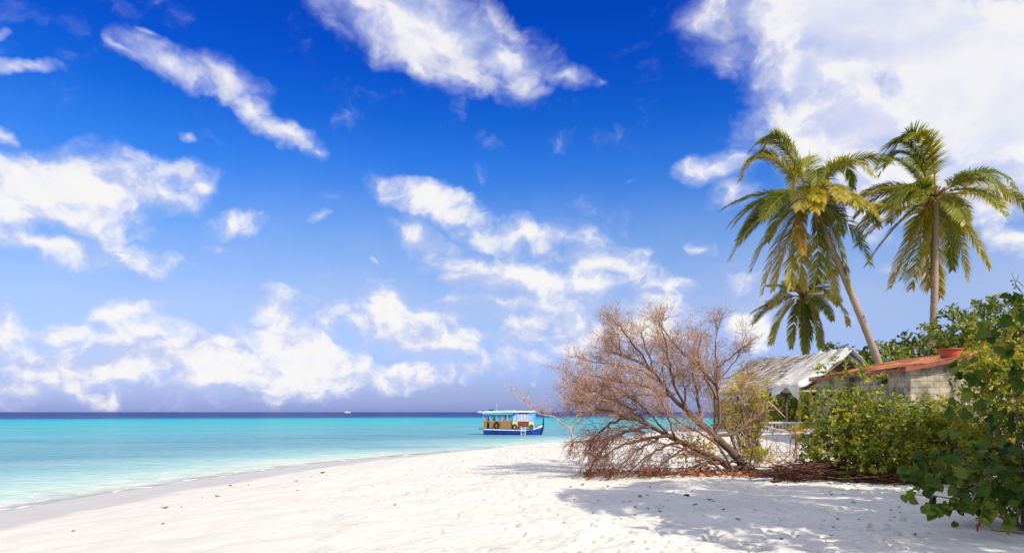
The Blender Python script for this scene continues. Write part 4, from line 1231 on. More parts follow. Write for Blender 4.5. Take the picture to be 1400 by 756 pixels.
    for sg in (-1, 1):
        for (xa, xb) in ((.02, .72), (2.25, 2.90)):
            fr = MB()
            fr.box(((xa + xb) / 2, sg * wy, 2.52), (xb - xa, .06, .24), bevel=.01)
            fr.box(((xa + xb) / 2, sg * wy, 1.66), (xb - xa, .06, .10), bevel=.01)
            for x in (xa + .05, xb - .05): fr.box((x, sg * wy, 2.055), (.10, .06, .69), bevel=.01)
            f_ = fr.build('window_frame', sky_b, root, **kw)
            MB().box(((xa + xb) / 2, sg * wy, 2.055), (xb - xa - .2, .015, .69)).build('pane', glass, f_, **kw)
            MB().box(((xa + xb) / 2, sg * wy, 1.21), (xb - xa, .06, .80), bevel=.01).build('lower_panel', yel, root, **kw)
            MB().box(((xa + xb) / 2, sg * (wy - .06), .86), (xb - xa, .06, .12)).build('sill', sky_b, root, **kw)
        MB().box((1.485, sg * wy, 2.56), (1.53, .05, .14), bevel=.01).build('lintel', navy, root, **kw)
        MB().box((1.485, sg * (wy - .02), 1.29), (1.49, .06, .72), bevel=.015).build('door_panel', redw, root, **kw)
        mu = MB()
        for x in (.78, 1.26, 1.70, 2.19): mu.box((x, sg * wy, 2.07), (.07, .05, .84))
        mu.box((1.485, sg * wy, 1.69), (1.40, .05, .08))
        w_ = mu.build('window_frame', white, root, **kw)
        MB().box((1.485, sg * wy, 2.11), (1.36, .012, .75)).build('pane', glass, w_, **kw)
    MB().box((2.92, 0, 1.7), (.06, 1.78, 1.75), bevel=.01).build('front_wall', sky_b, root, **kw)
    MB().box((.02 - .05, 0, 2.1), (.05, 1.78, .9), bevel=.01).build('rear_bulkhead', sky_b, root, **kw)
    rf = MB().box((1.52, 0, 2.77), (2.95, 2.16, .20), bevel=.06).build('wheelhouse_roof', white, root, **kw)
    MB().box((.28, -1.02, 2.55), (.35, .2, .22), bevel=.05).build('life_jacket', blue, root, **kw)
    # fenders: old tyres on the near and far side
    for sg in (-1, 1):
        for (x, z, r) in ((-2.12, 1.18, .33), (.35, .98, .26), (2.62, .98, .22)):
            mb = MB(); n = 20
            ring = [(r * math.cos(6.2832 * k / n), r * math.sin(6.2832 * k / n)) for k in range(n)]
            vs = []; fs = []
            for k, (cx_, cz_) in enumerate(ring):
                for q in range(8):
                    a = 6.2832 * q / 8; rr = r * .34
                    s_ = 1 + rr / r * math.cos(a)
                    vs.append((x + cx_ * s_, sg * (1.12 if x < 0 else 1.05) + rr * .7 * math.sin(a), z + cz_ * s_))
            for k in range(n):
                for q in range(8):
                    fs.append((k * 8 + q, ((k + 1) % n) * 8 + q, ((k + 1) % n) * 8 + (q + 1) % 8, k * 8 + (q + 1) % 8))
            mb.add(vs, fs); mb.build('tyre_fender', rub, root, smooth=True, **kw)
    # ladder over the near side
    ld = MB()
    for x in (1.25, 1.82): ld.tube([(x, -1.22, 1.0), (x, -1.25, .3), (x, -1.25, -.3)], [.032] * 3, 6)
    for z in (.75, .45, .15): ld.bar((1.25, -1.245, z), (1.82, -1.245, z), .04, .04)
    ld.build('boarding_ladder', white, root, **kw)
    fr = MB()
    for (x, y) in ((2.95, -.9), (3.55, -.55)): fr.tube([(x, y, .8), (x, y, 1.1)], [.04, .04], 6)
    fr.build('mooring_bitt', white, root, **kw)
    # ---- people aboard
    skin = simple('skin', (.16, .075, .045), .6, .1, 5, 0); hairm = simple('dark_hair', (.012, .010, .010), .7, .1, 5, 0)
    shirt = simple('rust_red_shirt', (.30, .065, .03), .8, .2, 5, 0); trou = simple('dark_trousers', (.03, .03, .045), .8, .2, 5, 0); wsh = simple('white_shirt', (.75, .72, .72), .8, .1, 5, 0)
    Mb = Matrix.Translation(loc) @ Matrix.Rotation(rz, 4, 'Z')
    sv = [(0, 0, .92), (0, 0, 1.12), (0, 0, 1.36), (0, 0, 1.47), (0, .02, 1.58), (0, .03, 1.70), (.10, 0, .86), (.11, .02, .48), (.11, 0, .08), (.11, .14, .03),
          (-.10, 0, .86), (-.13, .06, .48), (-.13, 0, .08), (-.13, .14, .03), (.20, 0, 1.38), (.25, .02, 1.12), (.22, .14, .90), (.22, .2, .84), (-.20, 0, 1.38), (-.26, .08, 1.14), (-.18, .26, 1.02), (-.15, .32, 1.02)]
    se = [(0, 1), (1, 2), (2, 3), (3, 4), (4, 5), (0, 6), (6, 7), (7, 8), (8, 9), (0, 10), (10, 11), (11, 12), (12, 13), (2, 14), (14, 15), (15, 16), (16, 17), (2, 18), (18, 19), (19, 20), (20, 21)]
    sr = [.13, .13, .14, .06, .095, .07, .09, .065, .045, .035, .09, .065, .045, .035, .06, .045, .035, .03, .06, .045, .035, .03]
    def z1(c): return 1 if c.z > 1.63 else (0 if c.z > 1.46 else (2 if c.z > .93 else 3))
    p = Mb @ Vector((-3.28, -.45, .60))
    build_person('person', 'person in rust red shirt standing at the stern of the blue boat', p, sv, se, sr, [skin, hairm, shirt, trou], z1, rz + R(180))
    hv = [(0, 0, .0), (0, 0, .22), (0, -.02, .44), (0, -.01, .55), (0, .02, .66), (0, .03, .78), (.10, .06, .0), (.11, .44, .02), (.11, .46, -.38), (.11, .58, -.42),
          (-.10, .06, .0), (-.11, .44, .02), (-.11, .46, -.38), (-.11, .58, -.42), (.20, -.01, .46), (.25, .06, .20), (.18, .26, .10), (.15, .34, .08), (-.20, -.01, .46), (-.25, .06, .20), (-.18, .26, .10), (-.15, .34, .08)]
    def z3(c): return 1 if c.z > .70 else (0 if c.z > .54 else (2 if c.z > .02 and c.y < .28 else 3))
    p = Mb @ Vector((-1.05, -.30, 1.80))
    build_person('person', 'person in white shirt seated under the boat canopy', p, hv, se, sr, [skin, hairm, wsh, trou], z3, rz + R(70))
    p = Mb @ Vector((-2.62, .30, .60))
    build_person('person', 'person in dark clothes standing under the boat canopy', p, sv, se, sr, [skin, hairm, trou, trou], z1, rz + R(150))
    # ---- far motor boats on the horizon
    def far_boat(px, d, Lb, label):
        c = at(px, 563, d); r = thing('motor_boat', label, 'boat', (c.x, c.y, 0), R(8), 'white boats on the horizon')
        hv_, hf = [], []
        for i in range(9):
            x = -Lb / 2 + Lb * i / 8; w = Lb * .13 * (1 - max(0, (i - 4) / 4.2) ** 2); hgt = Lb * (.10 + .05 * (i / 8) ** 2)
            hv_ += [(x, -w, hgt), (x, -w * .6, -.2), (x, w * .6, -.2), (x, w, hgt)]
        for i in range(8):
            for k in range(3): a = i * 4 + k; hf.append((a, a + 4, a + 5, a + 1))
            a = i * 4; hf.append((a + 3, a + 7, a + 4, a))
        hf += [(0, 1, 2, 3), (35, 34, 33, 32)]
        part('hull', np_mesh('hull', hv_, hf), white, r, False)
        MB().box((-Lb * .08, 0, Lb * .165), (Lb * .42, Lb * .18, Lb * .10), bevel=.2).build('cabin', white, r, world=False)
    far_boat(475, 2200, 20, 'tiny white boat alone on the horizon in open sea')
    far_boat(657, 2300, 24, 'tiny white boat on the horizon just behind the blue boat canopy')


# ------------------------------------------------------------------ huts
def build_block_house():
    x0, y0, x1, y1 = 12.85, 22.0, 16.4, 28.6
    zb = 1.2
    ez, slope = 4.40, .19
    root = thing('block_house', 'grey concrete block house with a rusty red sheet roof', 'house', (x0, y0, gz(x0, y0)))
    m, nt, out = new_mat('concrete_block')
    geo = N(nt, 'ShaderNodeNewGeometry'); sp = N(nt, 'ShaderNodeSeparateXYZ'); L(nt, geo.outputs['Position'], sp.inputs[0])
    ad = N(nt, 'ShaderNodeMath', operation='ADD'); L(nt, sp.outputs[0], ad.inputs[0]); L(nt, sp.outputs[1], ad.inputs[1])
    cb = N(nt, 'ShaderNodeCombineXYZ'); L(nt, ad.outputs[0], cb.inputs[0]); L(nt, sp.outputs[2], cb.inputs[1])
    dn = noise(nt, geo.outputs['Position'], 3, 3)
    dv = N(nt, 'ShaderNodeVectorMath', operation='MULTIPLY_ADD', ins={1: (.03, .03, 0)}); L(nt, dn.outputs['Color'], dv.inputs[0]); L(nt, cb.outputs[0], dv.inputs[2])
    bk = N(nt, 'ShaderNodeTexBrick', ins={'Scale': 1., 'Brick Width': .40, 'Row Height': .20, 'Mortar Size': .012, 'Mortar Smooth': .35,
                                          'Color1': (.36, .325, .265, 1), 'Color2': (.28, .255, .215, 1), 'Mortar': (.25, .225, .19, 1)})
    L(nt, dv.outputs[0], bk.inputs['Vector'])
    n1 = noise(nt, geo.outputs['Position'], 1.6, 7, .68)
    st = ramp(nt, [(.36, (.24, .22, .20)), (.47, (.70, .66, .62)), (.56, (1.15, 1.08, .95)), (.68, (1.5, 1.4, 1.2))], n1.outputs[0])
    mx = N(nt, 'ShaderNodeMix', data_type='RGBA', blend_type='MULTIPLY'); mx.inputs[0].default_value = .9
    L(nt, bk.outputs[0], mx.inputs[6]); L(nt, st.outputs[0], mx.inputs[7])
    p = N(nt, 'ShaderNodeBsdfPrincipled', ins={'Roughness': .92, 'Specular IOR Level': .15}); L(nt, mx.outputs[2], p.inputs['Base Color'])
    n2 = noise(nt, geo.outputs['Position'], 22, 5, .7)
    hs = N(nt, 'ShaderNodeMath', operation='MULTIPLY_ADD', ins={1: -1.0}); L(nt, bk.outputs['Fac'], hs.inputs[0]); L(nt, n2.outputs[0], hs.inputs[2])
    b = N(nt, 'ShaderNodeBump', ins={'Strength': .8, 'Distance': .03}); L(nt, hs.outputs[0], b.inputs['Height']); L(nt, b.outputs[0], p.inputs['Normal'])
    L(nt, p.outputs[0], out.inputs[0])
    zt = lambda x: ez + slope * (x - x0)
    th = .2
    # gable end towards the beach
    mb = MB()
    mb.add([(x0, y0, zb), (x1, y0, zb), (x1, y0, zt(x1)), (x0, y0, zt(x0)), (x0, y0 + th, zb), (x1, y0 + th, zb), (x1, y0 + th, zt(x1)), (x0, y0 + th, zt(x0))],
           [(0, 1, 2, 3), (5, 4, 7, 6), (0, 3, 7, 4), (1, 5, 6, 2), (3, 2, 6, 7)])
    mb.build('front_wall', m, root)
    # long side wall with two ventilation holes under the eave
    mb = MB(); ya, yb = y0 + th + .003, y1
    holes = [(y0 + 1.35, y0 + 1.75), (y0 + 3.6, y0 + 4.0)]
    ys_ = [ya] + [q for h in holes for q in h] + [yb]
    for k in range(len(ys_) - 1):
        hole = k % 2 == 1
        lo = ez - .42
        if hole:
            mb.box((x0 + th / 2, (ys_[k] + ys_[k + 1]) / 2, (zb + lo) / 2), (th, ys_[k + 1] - ys_[k], lo - zb))
            mb.box((x0 + th / 2, (ys_[k] + ys_[k + 1]) / 2, ez - .04), (th, ys_[k + 1] - ys_[k], .08))
        else:
            mb.box((x0 + th / 2, (ys_[k] + ys_[k + 1]) / 2, (zb + ez) / 2), (th, ys_[k + 1] - ys_[k], ez - zb))
    mb.build('side_wall', m, root)
    MB().box((x1 - th / 2, (ya + yb) / 2, (zb + zt(x1)) / 2 - .05), (th, yb - ya, zt(x1) - zb)).build('back_wall', m, root)
    MB().box(((x0 + x1) / 2, y1 + th / 2, (zb + ez) / 2), (x1 - x0, th - .01, ez - zb)).build('end_wall', m, root)
    # corrugated roof
    rust, rn, ro = new_mat('rusty_sheet')
    g2 = N(rn, 'ShaderNodeNewGeometry'); q1 = noise(rn, g2.outputs['Position'], 1.1, 7, .65); q2 = noise(rn, g2.outputs['Position'], 8, 5, .7)
    mm = N(rn, 'ShaderNodeMath', operation='MULTIPLY_ADD', ins={1: .4, 2: -.2}); L(rn, q2.outputs[0], mm.inputs[0])
    m3 = N(rn, 'ShaderNodeMath', operation='ADD'); L(rn, q1.outputs[0], m3.inputs[0]); L(rn, mm.outputs[0], m3.inputs[1])
    rr = ramp(rn, [(.34, (.07, .03, .02)), (.45, (.20, .06, .026)), (.55, (.42, .14, .045)), (.70, (.50, .27, .15))], m3.outputs[0])
    rp = N(rn, 'ShaderNodeBsdfPrincipled', ins={'Roughness': .7, 'Specular IOR Level': .3}); L(rn, rr.outputs[0], rp.inputs['Base Color'])
    L(rn, rp.outputs[0], ro.inputs[0])
    ny, nx = 170, 6
    ya, yb = y0 - .28, y1 + .3; xa, xb = x0 - .30, x1 + .25
    vs, fs = [], []
    for lay in (0, 1):
        for j in range(ny + 1):
            y = ya + (yb - ya) * j / ny
            for i in range(nx + 1):
                x = xa + (xb - xa) * i / nx
                vs.append((x, y, ez + slope * (x - x0) + .10 + .022 * math.sin(y * 2 * math.pi / .16) - .012 * lay + .03 * math.sin(y * 1.1 + 1) * math.sin(x * 1.3)))
    K = (ny + 1) * (nx + 1)
    for j in range(ny):
        for i in range(nx):
            a = j * (nx + 1) + i
            fs += [(a, a + 1, a + nx + 2, a + nx + 1), (K + a, K + a + nx + 1, K + a + nx + 2, K + a + 1)]
    for j in range(ny):
        for i in (0, nx): a = j * (nx + 1) + i; fs.append((a, a + nx + 1, K + a + nx + 1, K + a))
    for i in range(nx):
        for j in (0, ny): a = j * (nx + 1) + i; fs.append((a, a + 1, K + a + 1, K + a))
    rf = part('roof', np_mesh('roof', vs, fs, None, True), rust, root)
    red = simple('red_fascia', (.26, .07, .03), .6, .4, 5)
    MB().bar((xa, ya + .03, ez + slope * (xa - x0) + .01), (xb, ya + .03, ez + slope * (xb - x0) + .01), .04, .13).build('fascia', red, rf)
    MB().bar((xa + .03, ya + .06, ez - .06), (xa + .03, yb, ez - .06), .04, .10).build('fascia', red, rf)
    # downpipe on the gable
    pv = simple('white_pipe', (.66, .62, .58), .5, .3, 6)
    MB().tube([(14.55, y0 - .06, 3.35), (14.75, y0 - .08, 2.6), (14.85, y0 - .07, 1.9)], [.03] * 3, 8).build('downpipe', pv, root)
    # red tub on the roof
    tx, ty = 14.4, 22.4
    tz = ez + slope * (tx - x0) + .10
    tub = thing('plastic_tub', 'red round plastic tub standing on the rusty roof', 'tub', (tx, ty, tz))
    tm = simple('red_plastic', (.52, .085, .025), .45, .35, 2.5, .03)
    MB().lathe((tx, ty, tz - .03), [(.001, .0), (.28, 0), (.30, .04), (.325, .24), (.345, .26), (.36, .26), (.36, .295), (.33, .295), (.31, .25), (.27, .05), (.001, .05)], 28).build('tub_body', tm, tub, smooth=False)
    MB().tube([(tx + .352 * math.cos(a), ty + .352 * math.sin(a), tz + .245) for a in np.linspace(0, 6.2832, 29)], .022, 6, cap=False).build('rim', tm, tub, smooth=True)
    # plank leaning on the wall
    pl = thing('leaning_plank', 'weathered plank leaning on the block wall behind the big leaves', 'plank', (14.9, 21.3, gz(14.9, 21.3)))
    wd = simple('grey_plank', (.34, .28, .22), .85, .4, 8, .3, stretch=(1, 1, .2))
    MB().bar((15.35, 21.2, gz(15.35, 21.2)), (14.85, 21.9, 3.3), .16, .04, .006, up=(0, 1, 0)).build('board', wd, pl)
    # tumbled dark stones at the wall foot
    sm = simple('dark_stone', (.10, .09, .08), .95, .5, 4, .6, 9)
    g = np.random.default_rng(2)
    for k in range(14):
        x = 13.9 + .26 * (k % 7) + g.normal() * .05; z = gz(x, 21.6) + .10 + .26 * (k // 7); y = 21.62 + .08 * g.normal()
        mb = MB(); n1_, n2_ = 8, 6
        vs, fs = [], []
        sx, sy, sz = g.uniform(.13, .19), g.uniform(.12, .17), g.uniform(.10, .14)
        for i in range(n2_ + 1):
            ph = math.pi * i / n2_
            for j in range(n1_):
                a = 6.2832 * j / n1_; w = 1 + .22 * g.normal() * (0 < i < n2_)
                f = lambda v: math.copysign(abs(v) ** .7, v)
                vs.append((x + sx * f(math.sin(ph)) * f(math.cos(a)) * w, y + sy * f(math.sin(ph)) * f(math.sin(a)) * w, z + sz * f(math.cos(ph)) * w))
        for i in range(n2_):
            for j in range(n1_):
                j2 = (j + 1) % n1_
                fs.append((i * n1_ + j, i * n1_ + j2, (i + 1) * n1_ + j2, (i + 1) * n1_ + j))
        mb.add(vs, fs)
        o = mb.build('stone', sm)
        tag(o, 'dark rough stone heaped against the foot of the block wall', 'stone', 'stones at the foot of the wall')


def build_beach_hut():
    g = np.random.default_rng(14)
    zr, ze = 5.75, 4.05
    fy, Ln = 32.0, 8.2
    dirx = -.21
    xr, xl, xR = 15.75, 13.3, 18.0
    root = thing('beach_hut', 'open thatched beach hut with a white tarpaulin over its gable', 'hut', (xr, fy, gz(xr, fy)))
    # thatch: material streaked down the slope
    m, nt, out = new_mat('dry_thatch')
    geo = N(nt, 'ShaderNodeNewGeometry')
    mp = N(nt, 'ShaderNodeMapping', ins={'Scale': (1.2, 9, 1.2), 'Rotation': (0, 0, .2)}); L(nt, geo.outputs['Position'], mp.inputs[0])
    n1 = noise(nt, mp.outputs[0], 2., 6, .65)
    rp = ramp(nt, [(.3, (.12, .10, .09)), (.5, (.31, .265, .23)), (.68, (.52, .465, .41))], n1.outputs[0])
    p = N(nt, 'ShaderNodeBsdfPrincipled', ins={'Roughness': .95, 'Specular IOR Level': .1}); L(nt, rp.outputs[0], p.inputs['Base Color'])
    b = N(nt, 'ShaderNodeBump', ins={'Strength': 1., 'Distance': .06}); L(nt, n1.outputs[0], b.inputs['Height']); L(nt, b.outputs[0], p.inputs['Normal'])
    L(nt, p.outputs[0], out.inputs[0])
    def roof_pt(u, v, side):
        """u along the ridge 0..1, v down the slope 0..1"""
        y = fy + Ln * u
        x_r = xr + dirx * Ln * u
        xe = (xl if side < 0 else xR) + dirx * Ln * u
        z = zr + (ze - zr) * v - .10 * math.sin(math.pi * v) + .12 * math.sin(u * 9) * .4 - .25 * u * (1 - v) * math.sin(u * 5 + 1)
        return Vector((x_r + (xe - x_r) * v, y, z))
    straw = bark_mat('straw', (.15, .12, .095), (.37, .31, .26), (.60, .53, .46))
    for side in (-1, 1):
        vs, fs = [], []
        nu, nv = 60, 18
        for lay in (0, 1):
            for i in range(nu + 1):
                for j in range(nv + 1):
                    q = roof_pt(i / nu, j / nv, side)
                    q.z += (.09 * (vnoise(np.array([i * .45]), np.array([j * .6 + 7 * side]), 6)[0] - .3) + .05 * g.random()) if lay == 0 else -.16
                    vs.append(tuple(q))
        K = (nu + 1) * (nv + 1)
        for i in range(nu):
            for j in range(nv):
                a = i * (nv + 1) + j
                fs += [(a, a + 1, a + nv + 2, a + nv + 1), (K + a, K + a + nv + 1, K + a + nv + 2, K + a + 1)]
        for i in range(nu):
            a = i * (nv + 1) + nv; fs.append((a, a + nv + 1, K + a + nv + 1, K + a))
        for j in range(nv):
            for i in (0, nu): a = i * (nv + 1) + j; fs.append((a, a + 1, K + a + 1, K + a))
        th = part('thatch', np_mesh('thatch', vs, fs, None, True), m, root)
        mb = MB()
        for k in range(900):
            u, v = g.uniform(.0, 1), g.uniform(-.04, .98)
            q = roof_pt(u, max(v, 0), side) + Vector((0, 0, .10 + .08 * g.random() + (.12 * g.random() if v < .04 else 0)))
            dwn = (roof_pt(u, min(max(v, 0) + .12, 1.1), side) - roof_pt(u, max(v, 0), side)).normalized()
            ln = g.uniform(.35, .9)
            e = q + (dwn + Vector(g.normal(size=3)) * .22 + Vector((0, 0, .08))).normalized() * ln
            mb.tube([q, q.lerp(e, .5) + Vector((0, 0, .03)), e], [.012, .011, .004], 3, cap=False, t=float(g.random()))
        mb.build('loose_straw', straw, th)
    # tarpaulin over the front of the roof, hem hanging at the eave
    tarp, tn, to = new_mat('tarpaulin')
    g3 = N(tn, 'ShaderNodeNewGeometry'); q1 = noise(tn, g3.outputs['Position'], 1.3, 6, .6)
    rr = ramp(tn, [(.35, (.50, .49, .45)), (.6, (.68, .67, .62))], q1.outputs[0])
    tp = N(tn, 'ShaderNodeBsdfPrincipled', ins={'Roughness': .6, 'Specular IOR Level': .3}); L(tn, rr.outputs[0], tp.inputs['Base Color'])
    tt = N(tn, 'ShaderNodeBsdfTranslucent', ins={0: (.5, .5, .45, 1)}); tm = N(tn, 'ShaderNodeMixShader'); tm.inputs[0].default_value = .15
    L(tn, tp.outputs[0], tm.inputs[1]); L(tn, tt.outputs[0], tm.inputs[2]); L(tn, tm.outputs[0], to.inputs[0])
    vs, fs = [], []
    nu, nv = 34, 40
    for i in range(nu + 1):
        for j in range(nv + 1):
            uu = i / nu; v = j / nv * 1.18
            edge = .27 + .05 * math.sin(v * 4)
            u = -.035 + (edge + .035) * uu
            q = roof_pt(max(u, -.05), min(v, 1.0), -1)
            q.y = fy + Ln * u
            wr = .05 * math.sin(u * 60 + 2.5 * v + 1.5 * math.sin(v * 6)) + .025 * math.sin(u * 140 + v * 3)
            q.z += .22 + wr
            if v > 1.0: q.z -= (v - 1.0) * (2.2 + 1.2 * math.cos(uu * 7)); q.x -= (v - 1) * .35
            if i == 0 or u < 0: q.z -= .16 * (1 - min(1, uu * 12)) * (.5 + .5 * math.sin(v * 9) ** 2)
            vs.append(tuple(q))
    for i in range(nu):
        for j in range(nv):
            a = i * (nv + 1) + j; fs.append((a, a + 1, a + nv + 2, a + nv + 1))
    me = np_mesh('tarpaulin', vs, fs, None, True)
    t1 = part('tarpaulin', me, tarp, root)
    md = t1.modifiers.new('thickness', 'SOLIDIFY'); md.thickness = .012
    vs, fs = [], []
    nu, nv = 20, 12
    for i in range(nu + 1):
        for j in range(nv + 1):
            uu = i / nu; v = j / nv * .34
            u = -.035 + .24 * uu
            q = roof_pt(max(u, -.05), v, 1); q.y = fy + Ln * u
            q.z += .22 + .05 * math.sin(u * 60 + 1.5 * math.sin(v * 6)) * (v / .34) - .10 * (v / .34) ** 2
            vs.append(tuple(q))
    for i in range(nu):
        for j in range(nv):
            a = i * (nv + 1) + j; fs.append((a, a + nv + 1, a + nv + 2, a + 1))
    t2 = part('tarpaulin', np_mesh('tarpaulin', vs, fs, None, True), tarp, root)
    md = t2.modifiers.new('thickness', 'SOLIDIFY'); md.thickness = .012
    # frame
    wood = simple('hut_pole', (.17, .115, .08), .85, .4, 6, .3)
    pale = simple('pale_batten', (.45, .38, .30), .8, .3, 6, .2)
    for (u, x) in ((.02, xl + .25), (.02, xR - .25), (.34, xl + .25), (.34, xR - .25), (.67, xl + .25), (.67, xR - .25), (.98, xl + .25), (.98, xR - .25)):
        X = x + dirx * Ln * u; Y = fy + Ln * u
        MB().tube([(X, Y, gz(X, Y) - .1), (X + .03, Y, 3.0), (X, Y, ze - .05)], [.075, .07, .06], 8).build('post', wood, root, smooth=True)
    for u in (.02, .34, .67, .98):
        Y = fy + Ln * u; dx = dirx * Ln * u
        MB().bar((xl + dx, Y, ze - .06), (xR + dx, Y, ze - .06), .07, .09).build('tie_beam', pale if u < .1 else wood, root)
        MB().bar((xr + dx, Y, ze), (xr + dx, Y, zr - .22), .07, .07).build('king_post', pale if u < .1 else wood, root)
        for xx in (xl, xR):
            MB().bar((xx + dx, Y, ze - .10), (xr + dx, Y, zr - .26), .07, .09).build('rafter', wood, root)
    # thatch panel closing the gable in shade
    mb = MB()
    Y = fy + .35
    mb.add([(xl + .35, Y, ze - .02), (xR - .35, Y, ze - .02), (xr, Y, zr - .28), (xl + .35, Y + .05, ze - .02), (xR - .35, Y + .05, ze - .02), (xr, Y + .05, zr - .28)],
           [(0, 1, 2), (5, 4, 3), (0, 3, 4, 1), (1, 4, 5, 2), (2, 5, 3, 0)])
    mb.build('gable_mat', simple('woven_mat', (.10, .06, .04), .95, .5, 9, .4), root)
    # white slatted railing in front
    ra = at(1040, 590, 31.0); rb = at(1150, 590, 29.6)
    rail = thing('picket_railing', 'low white slatted railing in front of the open hut', 'railing', (ra.x, ra.y, gz(ra.x, ra.y)))
    wp = simple('chalky_white_paint', (.66, .64, .60), .7, .25, 5, .1)
    def rp_(t, z): 
        q = ra.lerp(rb, t); return Vector((q.x, q.y, z))
    zt_, zb_ = 3 - 15 / F_PX * 30.3, 3 - 27 / F_PX * 30.3
    MB().bar(rp_(0, zt_), rp_(1, zt_), .20, .09, .01).build('top_rail', wp, rail)
    MB().bar(rp_(0, zb_), rp_(1, zb_), .07, .06, .008).build('bottom_rail', wp, rail)
    for k in range(23):
        t = .02 + .96 * k / 22
        if k % 6 == 3:
            q = rp_(t, 0); MB().box((q.x, q.y, (gz(q.x, q.y) + zt_) / 2 - .04), (.10, .10, zt_ - gz(q.x, q.y)), bevel=.01).build('post', wp, rail)
        else:
            MB().box(rp_(t, (zt_ + zb_) / 2), (.065, .03, zt_ - zb_ - .06)).build('slat', wp, rail)


# ------------------------------------------------------------------ vegetation
def make_plants():
    stem = bark_mat('shrub_stem', (.10, .065, .045), (.20, .14, .10), (.34, .25, .18))
    dark = bark_mat('tree_bark', (.07, .055, .045), (.14, .11, .09), (.22, .18, .15))
    scae = leaf_mat('beach_cabbage_leaf', [(0, (.040, .078, .006)), (.4, (.135, .185, .012)), (.72, (.28, .285, .022)), (.88, (.42, .31, .03)), (1, (.52, .30, .045))], .40, (1, 1, .35), .42, .35)
    bigl = leaf_mat('sea_hibiscus_leaf', [(0, (.016, .045, .006)), (.45, (.055, .10, .007)), (.8, (.15, .18, .018)), (.92, (.30, .25, .025)), (1, (.40, .22, .03))], .38, (1, 1, .35), .55, .25)
    bgl = leaf_mat('far_tree_leaf', [(0, (.015, .040, .006)), (.45, (.075, .115, .010)), (.8, (.21, .23, .02)), (1, (.30, .24, .03))], .32, (1, 1, .4), .4, .45)
    G = lambda x, y: (x, y, gz(x, y))
    # beach cabbage in front of the houses
    g = np.random.default_rng(90)
    tall = []
    for (px, py, d) in ((1112, 508, 17.2), (1122, 500, 17.4), (1128, 512, 17.3), (1140, 495, 17.3), (1152, 503, 17), (1160, 512, 17), (1172, 500, 17), (1178, 515, 16.8), (1190, 520, 16.8), (1204, 516, 16.6), (1132, 530, 17), (1098, 540, 17), (1165, 527, 17), (1145, 520, 17), (1183, 505, 16.9)):
        for k in range(3):
            p = at(px + g.normal() * 4, py + g.normal() * 3, d + g.normal() * .2); tall.append(tuple(p))
    tall = np.array(tall); td = np.tile(np.array([[0, 0, 1.0]]), (len(tall), 1)) + g.normal(size=(len(tall), 3)) * .3
    bush('beach_cabbage_bush', 'wide leafy green bush in front of the block house and brush pile', 'bush', G(9.0, 16.7),
         [(7.9, 17.0, 2.45, .95, 1.0, 1.25), (9.0, 16.7, 2.35, 1.2, 1.2, 1.3), (10.2, 16.4, 2.05, 1.15, 1.2, 1.15), (8.8, 16.2, 1.85, 1.5, 1.0, .6), (10.9, 16.0, 2.0, .9, 1.0, 1.0), (8.6, 17, 3.2, .7, .7, .5), (10.6, 17.2, 2.7, .9, .9, .75)],
         2500, 8, 'obovate', .115, scae, stem, 41, clump=.55, cut=.44, shell=.25, nstem=90, stem_r=.020, extra=(tall, td), spread=.8)
    # yellow-green bush by the dead tree
    yg = lambda pos, t, g_: np.clip(t + .22, 0, .93)
    bush('beach_bush', 'sparse yellow-green bush between the dead tree and the thatched hut', 'bush', G(8.1, 23.0),
         [(7.75, 23.2, 3.3, .70, .8, 1.3), (7.9, 23.0, 2.5, .95, .9, .8), (8.35, 23.0, 3.5, .45, .7, .75)],
         270, 7, 'obovate', .12, scae, stem, 42, clump=.5, cut=.50, shell=.25, nstem=70, stem_r=.016, tintf=yg)
    bush('seedling_bush', 'small bright green bush low on the sand left of the brush pile', 'bush', G(7.05, 19.8),
         [(7.05, 19.8, 1.75, .45, .35, .22)], 34, 7, 'obovate', .12, scae, stem, 43, clump=.5, cut=.35, shell=.2, nstem=12, stem_r=.010, tintf=yg)
    bush('seedling_bush', 'small yellow-green bush growing behind the dead tree trunk', 'bush', G(5.95, 21.5),
         [(5.95, 21.5, 1.85, .75, .4, .42)], 46, 7, 'obovate', .12, scae, stem, 44, clump=.5, cut=.4, shell=.2, nstem=14, stem_r=.010, tintf=yg)
    bush('seedling_bush', 'yellowing leafy sprig standing in front of the railing', 'bush', G(9.3, 22.3),
         [(9.35, 22.3, 2.35, .30, .2, .26)], 9, 8, 'obovate', .14, scae, stem, 45, clump=.6, cut=.2, shell=.3, nstem=8, stem_r=.014, tintf=lambda p, t, g_: np.clip(t + .42, 0, .95))
    # behind and inside the hut
    bush('beach_bush', 'dense dark green bush growing behind the open hut', 'bush', G(15.6, 42.2),
         [(13.6, 42.4, 2.8, 1.3, 1.0, 1.0), (16.0, 42.0, 3.0, 2.0, 1.0, 1.2), (19, 42.4, 3.1, 2.2, 1.2, 1.3)], 800, 8, 'obovate', .26, scae, stem, 46, clump=.8, cut=.38, shell=.4, nstem=30)
    # mid shrub on the right, sunlit
    bush('beach_bush', 'tall sunlit bush at the right end of the block house', 'bush', G(11.4, 14.6),
         [(11.3, 14.6, 3.2, 1.75, 1.4, 1.7), (11.9, 14.5, 4.3, 1.5, 1.3, .95), (10.5, 14.2, 2.3, 1.3, 1.1, .9), (12.6, 14.2, 3.0, 1.6, 1.4, 1.6), (10.5, 14.2, 4.2, 1.0, 1.0, .85), (9.75, 13.9, 3.6, .7, .8, .75)],
         2300, 8, 'obovate', .115, scae, stem, 47, clump=.7, cut=.46, shell=.4, nstem=80, stem_r=.022, tintf=lambda p, t, g_: np.clip(t + .10, 0, .93))
    # big round leaves in the right foreground
    ex, exd = [], []
    gg = np.random.default_rng(5)
